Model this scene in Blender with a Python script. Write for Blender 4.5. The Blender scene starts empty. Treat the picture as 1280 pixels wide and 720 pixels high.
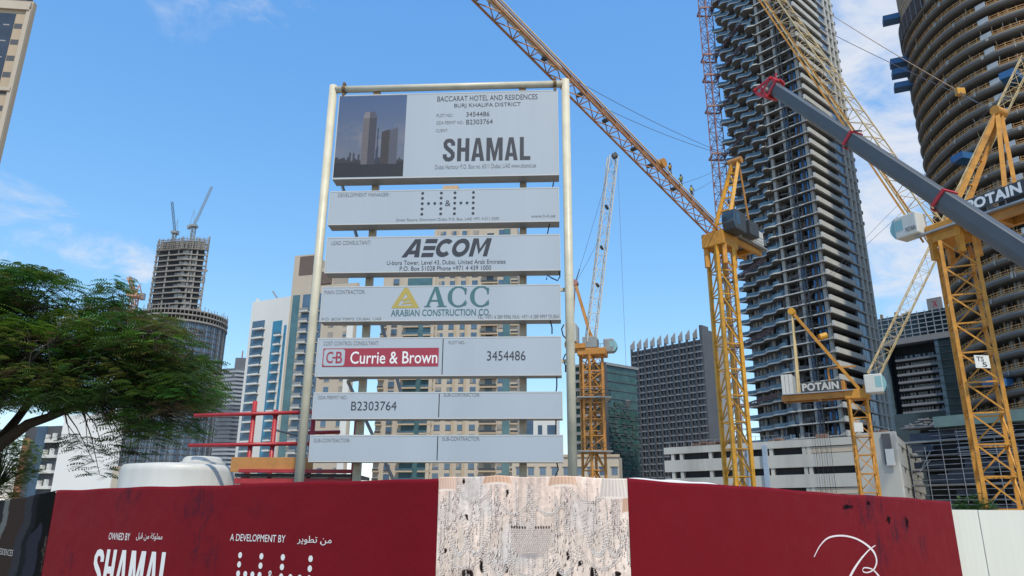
import bpy, bmesh, math, random
import numpy as np
from mathutils import Vector, Matrix
random.seed(7)
RNG = np.random.default_rng(7)
rad = math.radians
scene = bpy.context.scene
COL = scene.collection

# ------------------------------------------------------------------ camera
F_PX, W_PX, H_PX = 918.0, 1280.0, 720.0
PITCH, ROLL, CAM_H = rad(17.2), rad(0.29), 1.8
_f = Vector((0, math.cos(PITCH), math.sin(PITCH)))
_u0 = Vector((0, -math.sin(PITCH), math.cos(PITCH)))
_r0 = Vector((1, 0, 0))
_r = math.cos(ROLL)*_r0 + math.sin(ROLL)*_u0
_u = -math.sin(ROLL)*_r0 + math.cos(ROLL)*_u0
CAM = Vector((0, 0, CAM_H))
cam_data = bpy.data.cameras.new('camera')
cam_data.sensor_width = 36.0
cam_data.lens = 36.0*F_PX/W_PX
cam_data.clip_start = 0.1
cam_data.clip_end = 6000
cam = bpy.data.objects.new('camera', cam_data)
COL.objects.link(cam)
cam.matrix_world = Matrix(((_r.x, _u.x, -_f.x, CAM.x), (_r.y, _u.y, -_f.y, CAM.y), (_r.z, _u.z, -_f.z, CAM.z), (0, 0, 0, 1)))
scene.camera = cam

# ------------------------------------------------------------------ light
SUN_EL, SUN_AZ = rad(58), rad(163)      # azimuth clockwise from +Y (the view direction): behind the camera, a little to the right
sun_dir = Vector((math.sin(SUN_AZ)*math.cos(SUN_EL), math.cos(SUN_AZ)*math.cos(SUN_EL), math.sin(SUN_EL)))
sd = bpy.data.lights.new('sun', 'SUN')
sd.energy = 2.5
sd.angle = rad(1.5)
sd.color = (1.0, 0.91, 0.74)
so = bpy.data.objects.new('sun', sd)
COL.objects.link(so)
so.rotation_euler = sun_dir.to_track_quat('Z', 'Y').to_euler()
so.location = (40, -40, 80)

def ray(px, py):
    return _r*((px-640)/F_PX) + _u*((360-py)/F_PX) + _f

world = bpy.data.worlds.new('World')
scene.world = world
world.use_nodes = True
wn = world.node_tree
wn.nodes.clear()
def N(t, k, **kw):
    n = t.nodes.new(k)
    for a, b in kw.items():
        setattr(n, a, b)
    return n
def math_node(t, op, a, b=None, clamp=False):
    n = N(t, 'ShaderNodeMath', operation=op, use_clamp=clamp)
    for i, x in enumerate((a, b)):
        if x is None: continue
        if isinstance(x, (int, float)): n.inputs[i].default_value = x
        else: t.links.new(x, n.inputs[i])
    return n.outputs[0]
sky = N(wn, 'ShaderNodeTexSky', sky_type='NISHITA', sun_disc=False, sun_elevation=SUN_EL, sun_rotation=SUN_AZ,
        altitude=0, air_density=1.0, dust_density=0.35, ozone_density=2.5)
tc = N(wn, 'ShaderNodeTexCoord')
nrm = N(wn, 'ShaderNodeVectorMath', operation='NORMALIZE')
wn.links.new(tc.outputs['Generated'], nrm.inputs[0])
sep = N(wn, 'ShaderNodeSeparateXYZ')
wn.links.new(nrm.outputs[0], sep.inputs[0])
zz = math_node(wn, 'ADD', math_node(wn, 'MAXIMUM', sep.outputs[2], 0.0), 0.22)
comb = N(wn, 'ShaderNodeCombineXYZ')
wn.links.new(math_node(wn, 'DIVIDE', sep.outputs[0], zz), comb.inputs[0])
wn.links.new(math_node(wn, 'DIVIDE', sep.outputs[1], zz), comb.inputs[1])
n1 = N(wn, 'ShaderNodeTexNoise'); n1.inputs['Scale'].default_value = 5.0; n1.inputs['Detail'].default_value = 8; n1.inputs['Roughness'].default_value = 0.62
n1.inputs['Distortion'].default_value = 0.5
wn.links.new(comb.outputs[0], n1.inputs['Vector'])
# cloud banks: (pixel direction, radius in degrees, cover)
banks = [(0, 285, 5, .60), (60, 298, 4.2, .62), (120, 312, 3.4, .60), (175, 326, 2.8, .56), (-90, 265, 6, .6),
         (225, 8, 4.2, .60), (375, 4, 3.4, .56), (350, 82, 2.2, .36), (300, -60, 8, .6),
         (1085, 110, 9, 1.0), (1120, 220, 8, .95), (1120, 330, 7, .92), (1240, 150, 12, 1.0), (1400, 200, 16, 1.0), (1170, -60, 12, .9), (830, 10, 4, .25)]
acc = None
for (px, py, rd, cv) in banks:
    d = ray(px, py).normalized()
    dn = N(wn, 'ShaderNodeVectorMath', operation='DOT_PRODUCT')
    wn.links.new(nrm.outputs[0], dn.inputs[0]); dn.inputs[1].default_value = d
    mr = N(wn, 'ShaderNodeMapRange', interpolation_type='SMOOTHSTEP')
    wn.links.new(dn.outputs['Value'], mr.inputs[0])
    mr.inputs[1].default_value = math.cos(rad(rd)); mr.inputs[2].default_value = math.cos(rad(rd*0.15))
    mr.inputs[3].default_value = 0; mr.inputs[4].default_value = cv
    acc = mr.outputs[0] if acc is None else math_node(wn, 'MAXIMUM', acc, mr.outputs[0])
# noise + cover -> mask
dens = math_node(wn, 'ADD', n1.outputs['Fac'], math_node(wn, 'MULTIPLY', acc, 0.42))
mr = N(wn, 'ShaderNodeMapRange', interpolation_type='SMOOTHSTEP')
wn.links.new(dens, mr.inputs[0])
mr.inputs[1].default_value = 0.66; mr.inputs[2].default_value = 1.02; mr.inputs[3].default_value = 0; mr.inputs[4].default_value = 0.9
mixc = N(wn, 'ShaderNodeMix', data_type='RGBA')
wn.links.new(mr.outputs[0], mixc.inputs[0])
hsv = N(wn, 'ShaderNodeHueSaturation'); hsv.inputs['Saturation'].default_value = 1.13; hsv.inputs['Value'].default_value = 1.05
wn.links.new(sky.outputs[0], hsv.inputs['Color'])
spc = N(wn, 'ShaderNodeSeparateColor'); wn.links.new(hsv.outputs[0], spc.inputs[0])
cpc = N(wn, 'ShaderNodeCombineColor')
for i, (pw, gn) in enumerate(((.9, .93), (.68, 1.36), (.42, 2.33))):      # hazy, evenly bright blue
    wn.links.new(math_node(wn, 'MULTIPLY', math_node(wn, 'POWER', spc.outputs[i], pw), gn), cpc.inputs[i])
wn.links.new(cpc.outputs[0], mixc.inputs[6])
mixc.inputs[7].default_value = (3.5, 3.65, 3.95, 1)
bg = N(wn, 'ShaderNodeBackground'); bg.inputs['Strength'].default_value = 0.15
wn.links.new(mixc.outputs[2], bg.inputs['Color'])
wo = N(wn, 'ShaderNodeOutputWorld')
wn.links.new(bg.outputs[0], wo.inputs['Surface'])

vs = scene.view_settings
scene.display_settings.display_device = 'sRGB'
vs.view_transform = 'Standard'; vs.look = 'None'; vs.gamma = 1.0; vs.use_curve_mapping = False
vs.exposure = 0.6
scene.render.engine = 'CYCLES'
scene.cycles.max_bounces = 6
scene.cycles.diffuse_bounces = 3
scene.cycles.glossy_bounces = 3

# ------------------------------------------------------------------ projection helpers
def at(px, py, Y):                       # the point at distance Y (metres along the view axis on the ground) seen at a pixel
    d = ray(px, py); return CAM + d*(Y/d.y)
def bear(px, py):
    d = ray(px, py); return d.x/d.y
def along(P, d, b):                      # walk from plan point P along d until bearing b
    t = (b*P[1]-P[0])/(d[0]-b*d[1]); return t
def zat(px, py, Pxy):                    # height seen at pixel row py above plan point
    d = ray(px, py); return CAM_H + d.z*(Pxy[1]/d.y)
class Plane:                             # vertical plane through two plan points
    def __init__(s, A, B):
        s.A = Vector((A[0], A[1], 0)); s.B = Vector((B[0], B[1], 0))
        s.d = (s.B-s.A).normalized(); s.L = (s.B-s.A).length
        s.n = Vector((s.d.y, -s.d.x, 0))          # towards the camera when A is left of B
    def uv(s, px, py):
        r = ray(px, py)
        t = (s.A-CAM).dot(s.n)/r.dot(s.n)
        p = CAM+r*t
        return ((p-s.A).dot(s.d), p.z)
    def pt(s, u, z, o=0.0):
        p = s.A+s.d*u+s.n*o
        return Vector((p.x, p.y, z))

# ------------------------------------------------------------------ materials
def lin(c):
    return tuple(((x/12.92) if x <= 0.04045 else ((x+0.055)/1.055)**2.4) for x in c)
MATS = {}
def mat(name, col, rough=0.7, metal=0.0, var=0.15, scale=1.0, bump=0.0, bscale=None, stain=0.0, spec=None, streak=False):
    if name in MATS: return MATS[name]
    m = bpy.data.materials.new(name); m.use_nodes = True
    t = m.node_tree; b = t.nodes['Principled BSDF']
    b.inputs['Roughness'].default_value = rough; b.inputs['Metallic'].default_value = metal
    if spec is not None: b.inputs['Specular IOR Level'].default_value = spec
    col4 = (*col, 1)
    b.inputs['Base Color'].default_value = col4
    if var > 0:
        tcn = N(t, 'ShaderNodeTexCoord')
        src = tcn.outputs['Object']
        if streak:
            mp = N(t, 'ShaderNodeMapping'); mp.inputs['Scale'].default_value = (1, 1, 0.12)
            t.links.new(src, mp.inputs[0]); src = mp.outputs[0]
        no = N(t, 'ShaderNodeTexNoise'); no.inputs['Scale'].default_value = scale; no.inputs['Detail'].default_value = 6; no.inputs['Roughness'].default_value = 0.6
        t.links.new(src, no.inputs['Vector'])
        r = N(t, 'ShaderNodeMapRange'); t.links.new(no.outputs['Fac'], r.inputs[0])
        r.inputs[1].default_value = 0.25; r.inputs[2].default_value = 0.75
        r.inputs[3].default_value = 1-var; r.inputs[4].default_value = 1+var*0.6
        v = r.outputs[0]
        if stain > 0:
            n2 = N(t, 'ShaderNodeTexNoise'); n2.inputs['Scale'].default_value = scale*0.35; n2.inputs['Detail'].default_value = 9; n2.inputs['Roughness'].default_value = 0.7
            t.links.new(src, n2.inputs['Vector'])
            r2 = N(t, 'ShaderNodeMapRange', interpolation_type='SMOOTHSTEP'); t.links.new(n2.outputs['Fac'], r2.inputs[0])
            r2.inputs[1].default_value = 0.52; r2.inputs[2].default_value = 0.72; r2.inputs[3].default_value = 1; r2.inputs[4].default_value = 1-stain
            v = math_node(t, 'MULTIPLY', v, r2.outputs[0])
        mx = N(t, 'ShaderNodeVectorMath', operation='SCALE'); mx.inputs[0].default_value = col
        t.links.new(v, mx.inputs['Scale'])
        t.links.new(mx.outputs[0], b.inputs['Base Color'])
        if bump > 0:
            nb = N(t, 'ShaderNodeTexNoise'); nb.inputs['Scale'].default_value = bscale or scale*4; nb.inputs['Detail'].default_value = 4
            t.links.new(tcn.outputs['Object'], nb.inputs['Vector'])
            bp = N(t, 'ShaderNodeBump'); bp.inputs['Strength'].default_value = bump; bp.inputs['Distance'].default_value = 0.02
            t.links.new(nb.outputs['Fac'], bp.inputs['Height'])
            t.links.new(bp.outputs[0], b.inputs['Normal'])
    MATS[name] = m
    return m
def vcol_mat(name, rough=0.6, spec=0.3, transl=0.0):
    if name in MATS: return MATS[name]
    m = bpy.data.materials.new(name); m.use_nodes = True
    t = m.node_tree; b = t.nodes['Principled BSDF']
    a = N(t, 'ShaderNodeAttribute', attribute_name='Col')
    t.links.new(a.outputs['Color'], b.inputs['Base Color'])
    b.inputs['Roughness'].default_value = rough
    b.inputs['Specular IOR Level'].default_value = spec
    if transl > 0:
        tr = N(t, 'ShaderNodeBsdfTranslucent'); t.links.new(a.outputs['Color'], tr.inputs['Color'])
        ms = N(t, 'ShaderNodeMixShader'); ms.inputs[0].default_value = transl
        t.links.new(b.outputs[0], ms.inputs[1]); t.links.new(tr.outputs[0], ms.inputs[2])
        t.links.new(ms.outputs[0], t.nodes['Material Output'].inputs['Surface'])
    MATS[name] = m
    return m

M_cream = mat('cream_paint', (0.58, 0.535, 0.41), 0.45, var=0.16, scale=3, stain=0.15)
M_rust = mat('rusty_clamp', (0.18, 0.11, 0.06), 0.8, var=0.3, scale=20)
M_panel = mat('panel_vinyl', (0.40, 0.445, 0.50), 0.42, var=0.06, scale=0.7, stain=0.07, streak=True)
M_panelside = mat('panel_aluminium', (0.30, 0.30, 0.30), 0.5, metal=0.2, var=0.15, scale=4)
M_trim = mat('panel_trim', (0.50, 0.51, 0.51), 0.4, var=0.05)
M_ink = mat('lettering_charcoal', (0.035, 0.037, 0.05), 0.5, var=0)
M_ink2 = mat('lettering_grey', (0.16, 0.165, 0.185), 0.5, var=0)
M_teal = mat('lettering_teal', (0.055, 0.15, 0.17), 0.5, var=0)
M_gold = mat('lettering_gold', (0.42, 0.33, 0.08), 0.5, var=0)
M_crim = mat('logo_crimson', (0.33, 0.035, 0.06), 0.5, var=0.05)
M_white = mat('lettering_white', (0.78, 0.78, 0.78), 0.5, var=0.03)
M_rose = mat('lettering_pale_rose', (0.80, 0.70, 0.72), 0.5, var=0.02)
M_steelpost = mat('weathered_steel_post', (0.52, 0.45, 0.33), 0.6, var=0.3, scale=5)
M_cable = mat('black_cable', (0.012, 0.012, 0.013), 0.5, var=0)
M_yellow = mat('crane_yellow', (0.60, 0.29, 0.018), 0.5, var=0.28, scale=1.6, stain=0.4)
M_yellow2 = mat('crane_amber', (0.56, 0.25, 0.03), 0.55, var=0.3, scale=1.6, stain=0.45)
M_orange = mat('crane_orange', (0.46, 0.20, 0.035), 0.5, var=0.25, scale=0.8, stain=0.35)
M_jib1 = mat('jib_rust_brown', (0.36, 0.17, 0.075), 0.55, var=0.3, scale=0.8, stain=0.3)
M_pale = mat('jib_pale_yellow', (0.60, 0.45, 0.23), 0.55, var=0.2, scale=0.8)
M_jibwhite = mat('jib_off_white', (0.62, 0.58, 0.50), 0.55, var=0.2, scale=0.8)
M_greysteel = mat('grey_steel', (0.28, 0.29, 0.29), 0.5, metal=0.3, var=0.25, scale=1.5)
M_darksteel = mat('dark_steel', (0.06, 0.065, 0.07), 0.5, metal=0.3, var=0.25, scale=1.5)
M_cabwhite = mat('cab_white', (0.56, 0.56, 0.53), 0.4, var=0.08, scale=1)
M_cabglass = mat('cab_glass', (0.22, 0.40, 0.42), 0.06, var=0.1, scale=1, spec=0.8)
M_darkglass = mat('cab_dark_glass', (0.025, 0.04, 0.055), 0.05, var=0.1, scale=1, spec=0.8)
M_hoist = mat('hoist_red_brown', (0.34, 0.17, 0.15), 0.6, var=0.3, scale=0.5)
M_boom = mat('boom_grey', (0.085, 0.092, 0.102), 0.38, var=0.16, scale=0.7, stain=0.2)
M_red = mat('signal_red', (0.48, 0.025, 0.03), 0.45, var=0.2, scale=3)
M_redsteel = mat('red_steel_pipe', (0.40, 0.028, 0.035), 0.45, var=0.22, scale=5, stain=0.25)
M_wood = mat('orange_plank', (0.46, 0.22, 0.065), 0.65, var=0.22, scale=3, stain=0.2, bump=0.2)
M_tank = mat('white_polyethylene', (0.55, 0.545, 0.52), 0.45, var=0.10, scale=2.5, stain=0.18, streak=True)
M_conc = mat('concrete', (0.33, 0.325, 0.305), 0.85, var=0.22, scale=0.25, stain=0.3, streak=True)
M_concl = mat('pale_concrete', (0.50, 0.50, 0.48), 0.8, var=0.15, scale=0.3, stain=0.22, streak=True)
M_concd = mat('dark_concrete', (0.12, 0.12, 0.122), 0.85, var=0.25, scale=0.3, stain=0.3)
M_podium = mat('podium_white_render', (0.48, 0.47, 0.435), 0.8, var=0.14, scale=0.25, stain=0.25, streak=True)
M_dark = mat('unlit_interior', (0.025, 0.026, 0.03), 0.9, var=0.3, scale=0.4)
M_bglass = mat('blue_glass', (0.08, 0.135, 0.21), 0.07, var=0.35, scale=0.25, spec=0.7)
M_tglass = mat('teal_glass', (0.07, 0.15, 0.17), 0.08, var=0.35, scale=0.25, spec=0.7)
M_ggl = mat('green_glass', (0.035, 0.085, 0.08), 0.1, var=0.5, scale=0.35, spec=0.6)
M_rail = mat('balcony_glass', (0.075, 0.135, 0.185), 0.12, var=0.3, scale=0.4, spec=0.6)
M_tarp = mat('blue_sheeting', (0.02, 0.13, 0.33), 0.5, var=0.35, scale=0.6)
M_blueplat = mat('blue_platform', (0.03, 0.12, 0.29), 0.45, var=0.2, scale=1)
M_beige = mat('beige_render', (0.47, 0.405, 0.33), 0.85, var=0.1, scale=0.15, stain=0.15, streak=True)
M_beige2 = mat('sand_stone', (0.44, 0.35, 0.25), 0.85, var=0.12, scale=0.15, stain=0.15, streak=True)
M_brown = mat('brown_cladding', (0.13, 0.095, 0.08), 0.7, var=0.2, scale=0.3)
M_whitewall = mat('white_render', (0.66, 0.66, 0.64), 0.8, var=0.07, scale=0.15, stain=0.1, streak=True)
M_cyan = mat('cyan_glass', (0.04, 0.20, 0.33), 0.12, var=0.25, scale=0.2, spec=0.6)
M_slate = mat('slate_cladding', (0.085, 0.088, 0.10), 0.6, var=0.2, scale=0.2)
M_finlight = mat('grey_metal_cladding', (0.26, 0.26, 0.275), 0.55, var=0.08, scale=0.1, stain=0.1, streak=True)
M_slab = mat('dark_slab_formwork', (0.125, 0.12, 0.115), 0.6, var=0.25, scale=0.3, stain=0.25)
M_screen = mat('brown_protection_screen', (0.055, 0.037, 0.034), 0.7, var=0.25, scale=0.4)
M_core = mat('plywood_core', (0.32, 0.24, 0.16), 0.85, var=0.25, scale=0.2, stain=0.35)
M_orail = mat('orange_guard_rail', (0.62, 0.33, 0.12), 0.6, var=0.25, scale=0.5)
M_mesh = mat('pale_mesh_sheet', (0.42, 0.44, 0.45), 0.7, var=0.15, scale=2)
M_farconc = mat('far_concrete', (0.24, 0.225, 0.21), 0.85, var=0.25, scale=0.12, stain=0.3)
M_scaf = mat('scaffold_tube', (0.36, 0.39, 0.43), 0.45, metal=0.3, var=0.2, scale=1)
M_net = mat('scaffold_net', (0.05, 0.065, 0.095), 0.8, var=0.4, scale=0.6)
M_bark = mat('bark', (0.045, 0.035, 0.026), 0.9, var=0.35, scale=4, bump=0.6, bscale=18)
M_leaf = vcol_mat('tree_leaf', 0.5, 0.3, 0.25)
M_print = vcol_mat('printed_banner', 0.8, 0.06)
M_fence = mat('white_fence_sheet', (0.66, 0.66, 0.60), 0.55, var=0.05, scale=2, stain=0.08, streak=True)
M_seam = mat('fence_gap', (0.05, 0.05, 0.05), 0.8, var=0)
M_ground = mat('sandy_ground', (0.30, 0.25, 0.19), 0.95, var=0.25, scale=0.4, stain=0.2, bump=0.4)
M_asph = mat('asphalt', (0.05, 0.05, 0.052), 0.9, var=0.25, scale=1.5, bump=0.3)
M_skin = mat('skin', (0.22, 0.12, 0.08), 0.6, var=0)
M_work = mat('work_clothes', (0.10, 0.075, 0.06), 0.8, var=0.2, scale=5)
M_tyre = mat('tyre_rubber', (0.02, 0.02, 0.02), 0.8, var=0.2)

# ------------------------------------------------------------------ mesh helpers
class MB:
    def __init__(s): s.v = []; s.f = []
    def add(s, vs_, fs):
        b = len(s.v); s.v.extend([tuple(p) for p in vs_]); s.f.extend([tuple(i+b for i in f) for f in fs]); return s
    def hexa(s, p):     # 0-3 bottom ring, 4-7 top ring (counter-clockwise seen from above)
        return s.add(p, [(3, 2, 1, 0), (4, 5, 6, 7), (0, 1, 5, 4), (1, 2, 6, 5), (2, 3, 7, 6), (3, 0, 4, 7)])
    def box(s, x0, x1, y0, y1, z0, z1):
        return s.hexa([(x0, y0, z0), (x1, y0, z0), (x1, y1, z0), (x0, y1, z0), (x0, y0, z1), (x1, y0, z1), (x1, y1, z1), (x0, y1, z1)])
    def fbox(s, fr, s0, s1, z0, z1, o0, o1):       # box on a facade frame (Plane): s along, o outwards
        return s.hexa([fr.pt(s0, z0, o1), fr.pt(s1, z0, o1), fr.pt(s1, z0, o0), fr.pt(s0, z0, o0),
                       fr.pt(s0, z1, o1), fr.pt(s1, z1, o1), fr.pt(s1, z1, o0), fr.pt(s0, z1, o0)])
    def bar(s, p, q, w, h=None):
        h = h or w
        p = Vector(p); q = Vector(q); d = (q-p)
        if d.length < 1e-6: return s
        d.normalize()
        up = Vector((0, 0, 1)) if abs(d.z) < 0.95 else Vector((0, 1, 0))
        a = d.cross(up).normalized(); b = a.cross(d).normalized()
        a = a*w/2; b = b*h/2
        return s.hexa([p-a-b, p+a-b, q+a-b, q-a-b, p-a+b, p+a+b, q+a+b, q-a+b])
    def tube(s, p, q, r0, r1=None, n=10, cap=True):
        r1 = r0 if r1 is None else r1
        p = Vector(p); q = Vector(q); d = (q-p).normalized()
        up = Vector((0, 0, 1)) if abs(d.z) < 0.95 else Vector((0, 1, 0))
        a = d.cross(up).normalized(); b = a.cross(d).normalized()
        vs_ = []
        for c, r in ((p, r0), (q, r1)):
            for k in range(n):
                t = 2*math.pi*k/n
                vs_.append(c+a*(r*math.cos(t))+b*(r*math.sin(t)))
        fs = [(k, (k+1) % n, n+(k+1) % n, n+k) for k in range(n)]
        if cap: fs += [tuple(range(n-1, -1, -1)), tuple(range(n, 2*n))]
        return s.add(vs_, fs)
    def path(s, pts, rads, n=8):
        pts = [Vector(p) for p in pts]
        if isinstance(rads, (int, float)): rads = [rads]*len(pts)
        ref = Vector((0.31, 0.17, 0.94)); vs_ = []
        for i, p in enumerate(pts):
            d = (pts[min(i+1, len(pts)-1)]-pts[max(i-1, 0)]).normalized()
            a = d.cross(ref).normalized(); b = a.cross(d).normalized()
            for k in range(n):
                t = 2*math.pi*k/n; vs_.append(p+a*(rads[i]*math.cos(t))+b*(rads[i]*math.sin(t)))
        fs = []
        for i in range(len(pts)-1):
            for k in range(n):
                fs.append((i*n+k, i*n+(k+1) % n, (i+1)*n+(k+1) % n, (i+1)*n+k))
        fs += [tuple(range(n-1, -1, -1)), tuple(range((len(pts)-1)*n, len(pts)*n))]
        return s.add(vs_, fs)
    def prism(s, ring, z0, z1):   # plan polygon extruded
        n = len(ring)
        vs_ = [(p[0], p[1], z0) for p in ring]+[(p[0], p[1], z1) for p in ring]
        fs = [(k, (k+1) % n, n+(k+1) % n, n+k) for k in range(n)]+[tuple(range(n-1, -1, -1)), tuple(range(n, 2*n))]
        return s.add(vs_, fs)
    def lathe(s, c, prof, n=32):  # prof: (r, z)
        vs_ = []; m = len(prof)
        for r, z in prof:
            for k in range(n):
                t = 2*math.pi*k/n; vs_.append((c[0]+r*math.cos(t), c[1]+r*math.sin(t), c[2]+z))
        fs = []
        for i in range(m-1):
            for k in range(n): fs.append((i*n+k, i*n+(k+1) % n, (i+1)*n+(k+1) % n, (i+1)*n+k))
        fs += [tuple(range(n-1, -1, -1)), tuple(range((m-1)*n, m*n))]
        return s.add(vs_, fs)
    def mesh(s, name, m, org=(0, 0, 0), smooth=False):
        me = bpy.data.meshes.new(name)
        o = Vector(org)
        me.from_pydata([tuple(Vector(p)-o) for p in s.v], [], s.f)
        if m: me.materials.append(m)
        if smooth:
            me.polygons.foreach_set('use_smooth', [True]*len(me.polygons))
        me.update()
        return me
    def build(s, name, m, parent=None, smooth=False, label=None, kind=None, bevel=0):
        return link(name, s.mesh(name, m, ORG.get(parent.name, (0, 0, 0)) if parent else (0, 0, 0), smooth), parent, label=label, kind=kind, bevel=bevel)
ORG = {}
def link(name, me, parent=None, loc=None, label=None, kind=None, bevel=0, mtx=None):
    o = bpy.data.objects.new(name, me); COL.objects.link(o)
    if parent:
        o.parent = parent
        ORG[o.name] = ORG.get(parent.name, (0, 0, 0))
    if loc is not None: o.location = loc
    if mtx is not None: o.matrix_basis = mtx
    if label: o['label'] = label
    if kind: o['kind'] = kind
    if bevel:
        bv = o.modifiers.new('bevel', 'BEVEL'); bv.width = bevel; bv.segments = 2; bv.limit_method = 'ANGLE'
    return o
def thing(name, label, cat, loc, group=None):
    o = bpy.data.objects.new(name, None); COL.objects.link(o)
    o.empty_display_size = 0.5
    o.location = loc; o['label'] = label; o['category'] = cat
    if group: o['group'] = group
    ORG[o.name] = tuple(loc)
    return o
def tag(o, label, cat, group=None):
    o['label'] = label; o['category'] = cat
    if group: o['group'] = group
    return o
def structure(o): o['kind'] = 'structure'; return o
def rel(parent, p): return Vector(p)-Vector(ORG[parent.name])

TXT = {}
def text2d(body, offset=0.0, shear=0.0, space=1.0):
    key = (body, offset, shear, space)
    if key in TXT: return TXT[key]
    c = bpy.data.curves.new('lettering_source', 'FONT'); c.body = body; c.size = 1
    c.offset = offset; c.shear = shear; c.space_character = space; c.resolution_u = 3
    o = bpy.data.objects.new('lettering_source', c); COL.objects.link(o)
    bpy.context.view_layer.update()
    me = bpy.data.meshes.new_from_object(o.evaluated_get(bpy.context.evaluated_depsgraph_get()))
    v = np.array([tuple(x.co)[:2] for x in me.vertices]); f = [tuple(p.vertices) for p in me.polygons]
    bpy.data.objects.remove(o); bpy.data.curves.remove(c); bpy.data.meshes.remove(me)
    TXT[key] = (v, f); return v, f
def fit_text(mb, plane, body, u0, u1, z0, z1, o=0.004, depth=None, shearz=0.0, **kw):
    v, f = text2d(body, **kw)
    mn = v.min(0); mx = v.max(0)
    q = (v-mn)/np.maximum(mx-mn, 1e-6)
    P = []
    for a, b in q:
        u = u0+a*(u1-u0); z = z0+b*(z1-z0)
        P.append(plane.pt(u, z, o+(depth(u, z) if depth else 0)))
    mb.add(P, f)
def pix_text(mb, plane, body, x0, y0, x1, y1, o=0.004, depth=None, **kw):
    ym = (y0+y1)/2; xm = (x0+x1)/2
    u0 = plane.uv(x0, ym)[0]; u1 = plane.uv(x1, ym)[0]
    zt = plane.uv(xm, y0)[1]; zb = plane.uv(xm, y1)[1]
    fit_text(mb, plane, body, u0, u1, zb, zt, o, depth, **kw)
def disc(mb, plane, u, z, r, o=0.004, n=14, depth=None, rz=None):
    rz = rz or r
    mb.add([plane.pt(u+r*math.cos(2*math.pi*k/n), z+rz*math.sin(2*math.pi*k/n), o+(depth(u, z) if depth else 0)) for k in range(n)], [tuple(range(n))])
# ================================================================== GROUND
structure(MB().add([(-3000, -600, 0), (3000, -600, 0), (3000, 3500, 0), (-3000, 3500, 0)], [(0, 1, 2, 3)]).build('ground', M_ground))
structure(MB().add([(-200, -9, .004), (200, -9, .004), (200, 6.5, .004), (-200, 6.5, .004)], [(0, 1, 2, 3)]).build('road', M_asph))
structure(MB().box(-200, 200, 6.5, 10.2, -0.1, 0.13).build('pavement', mat('paving', (0.34, 0.31, 0.27), 0.85, var=0.2, scale=1.5, stain=0.2)))

# ================================================================== HOARDING
def pl(px, py, Y): 
    b = bear(px, py); return (b*Y, Y)
HX0, HL, HC1, HC2, HR = pl(-40, 634, 24.0), pl(73, 613, 17.8), pl(551, 598, 11.7), pl(781, 598, 11.75), pl(1185, 627, 18.0)
def wave(seed, amp):
    r = random.Random(seed)
    ks = [(r.uniform(.4, 1.6), r.uniform(0, 6.3), r.uniform(-.5, .5)) for _ in range(4)]+[(r.uniform(3, 6), r.uniform(0, 6.3), r.uniform(-2, 2)) for _ in range(3)]
    def f(u, z):
        s = 0
        for i, (k, p, q) in enumerate(ks):
            s += (1 if i < 4 else .22)*math.sin(k*u+q*z+p)
        c = (u+.3) % 1.22
        s += -.8*math.exp(-((c-.61)/.018)**2)+.35*math.exp(-((z-2.15)/.22)**2)*math.sin(u*5.1+ks[0][1])*math.sin(u*1.7)
        return amp*s
    return f
def sheet(plane, u0, u1, ztop, disp, nx, nz, z0=0.02, off=0.05, fold=0.07):
    vs_, fs = [], []
    cols = nx+1; rows = nz+1
    for j in range(rows):
        for i in range(cols):
            u = u0+(u1-u0)*i/nx; zt = ztop(u)
            z = z0+(zt-z0)*j/nz
            vs_.append(plane.pt(u, z, off+disp(u, z)))
    for j in range(nz):
        for i in range(nx):
            a = j*cols+i; fs.append((a, a+1, a+cols+1, a+cols))
    b = len(vs_)                                 # the top edge folded back over the wall
    for i in range(cols):
        u = u0+(u1-u0)*i/nx; zt = ztop(u); vs_.append(plane.pt(u, zt+0.012, -0.03)); 
    for i in range(nx):
        t = nz*cols+i; fs.append((t, t+1, b+i+1, b+i))
    return vs_, fs
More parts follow.
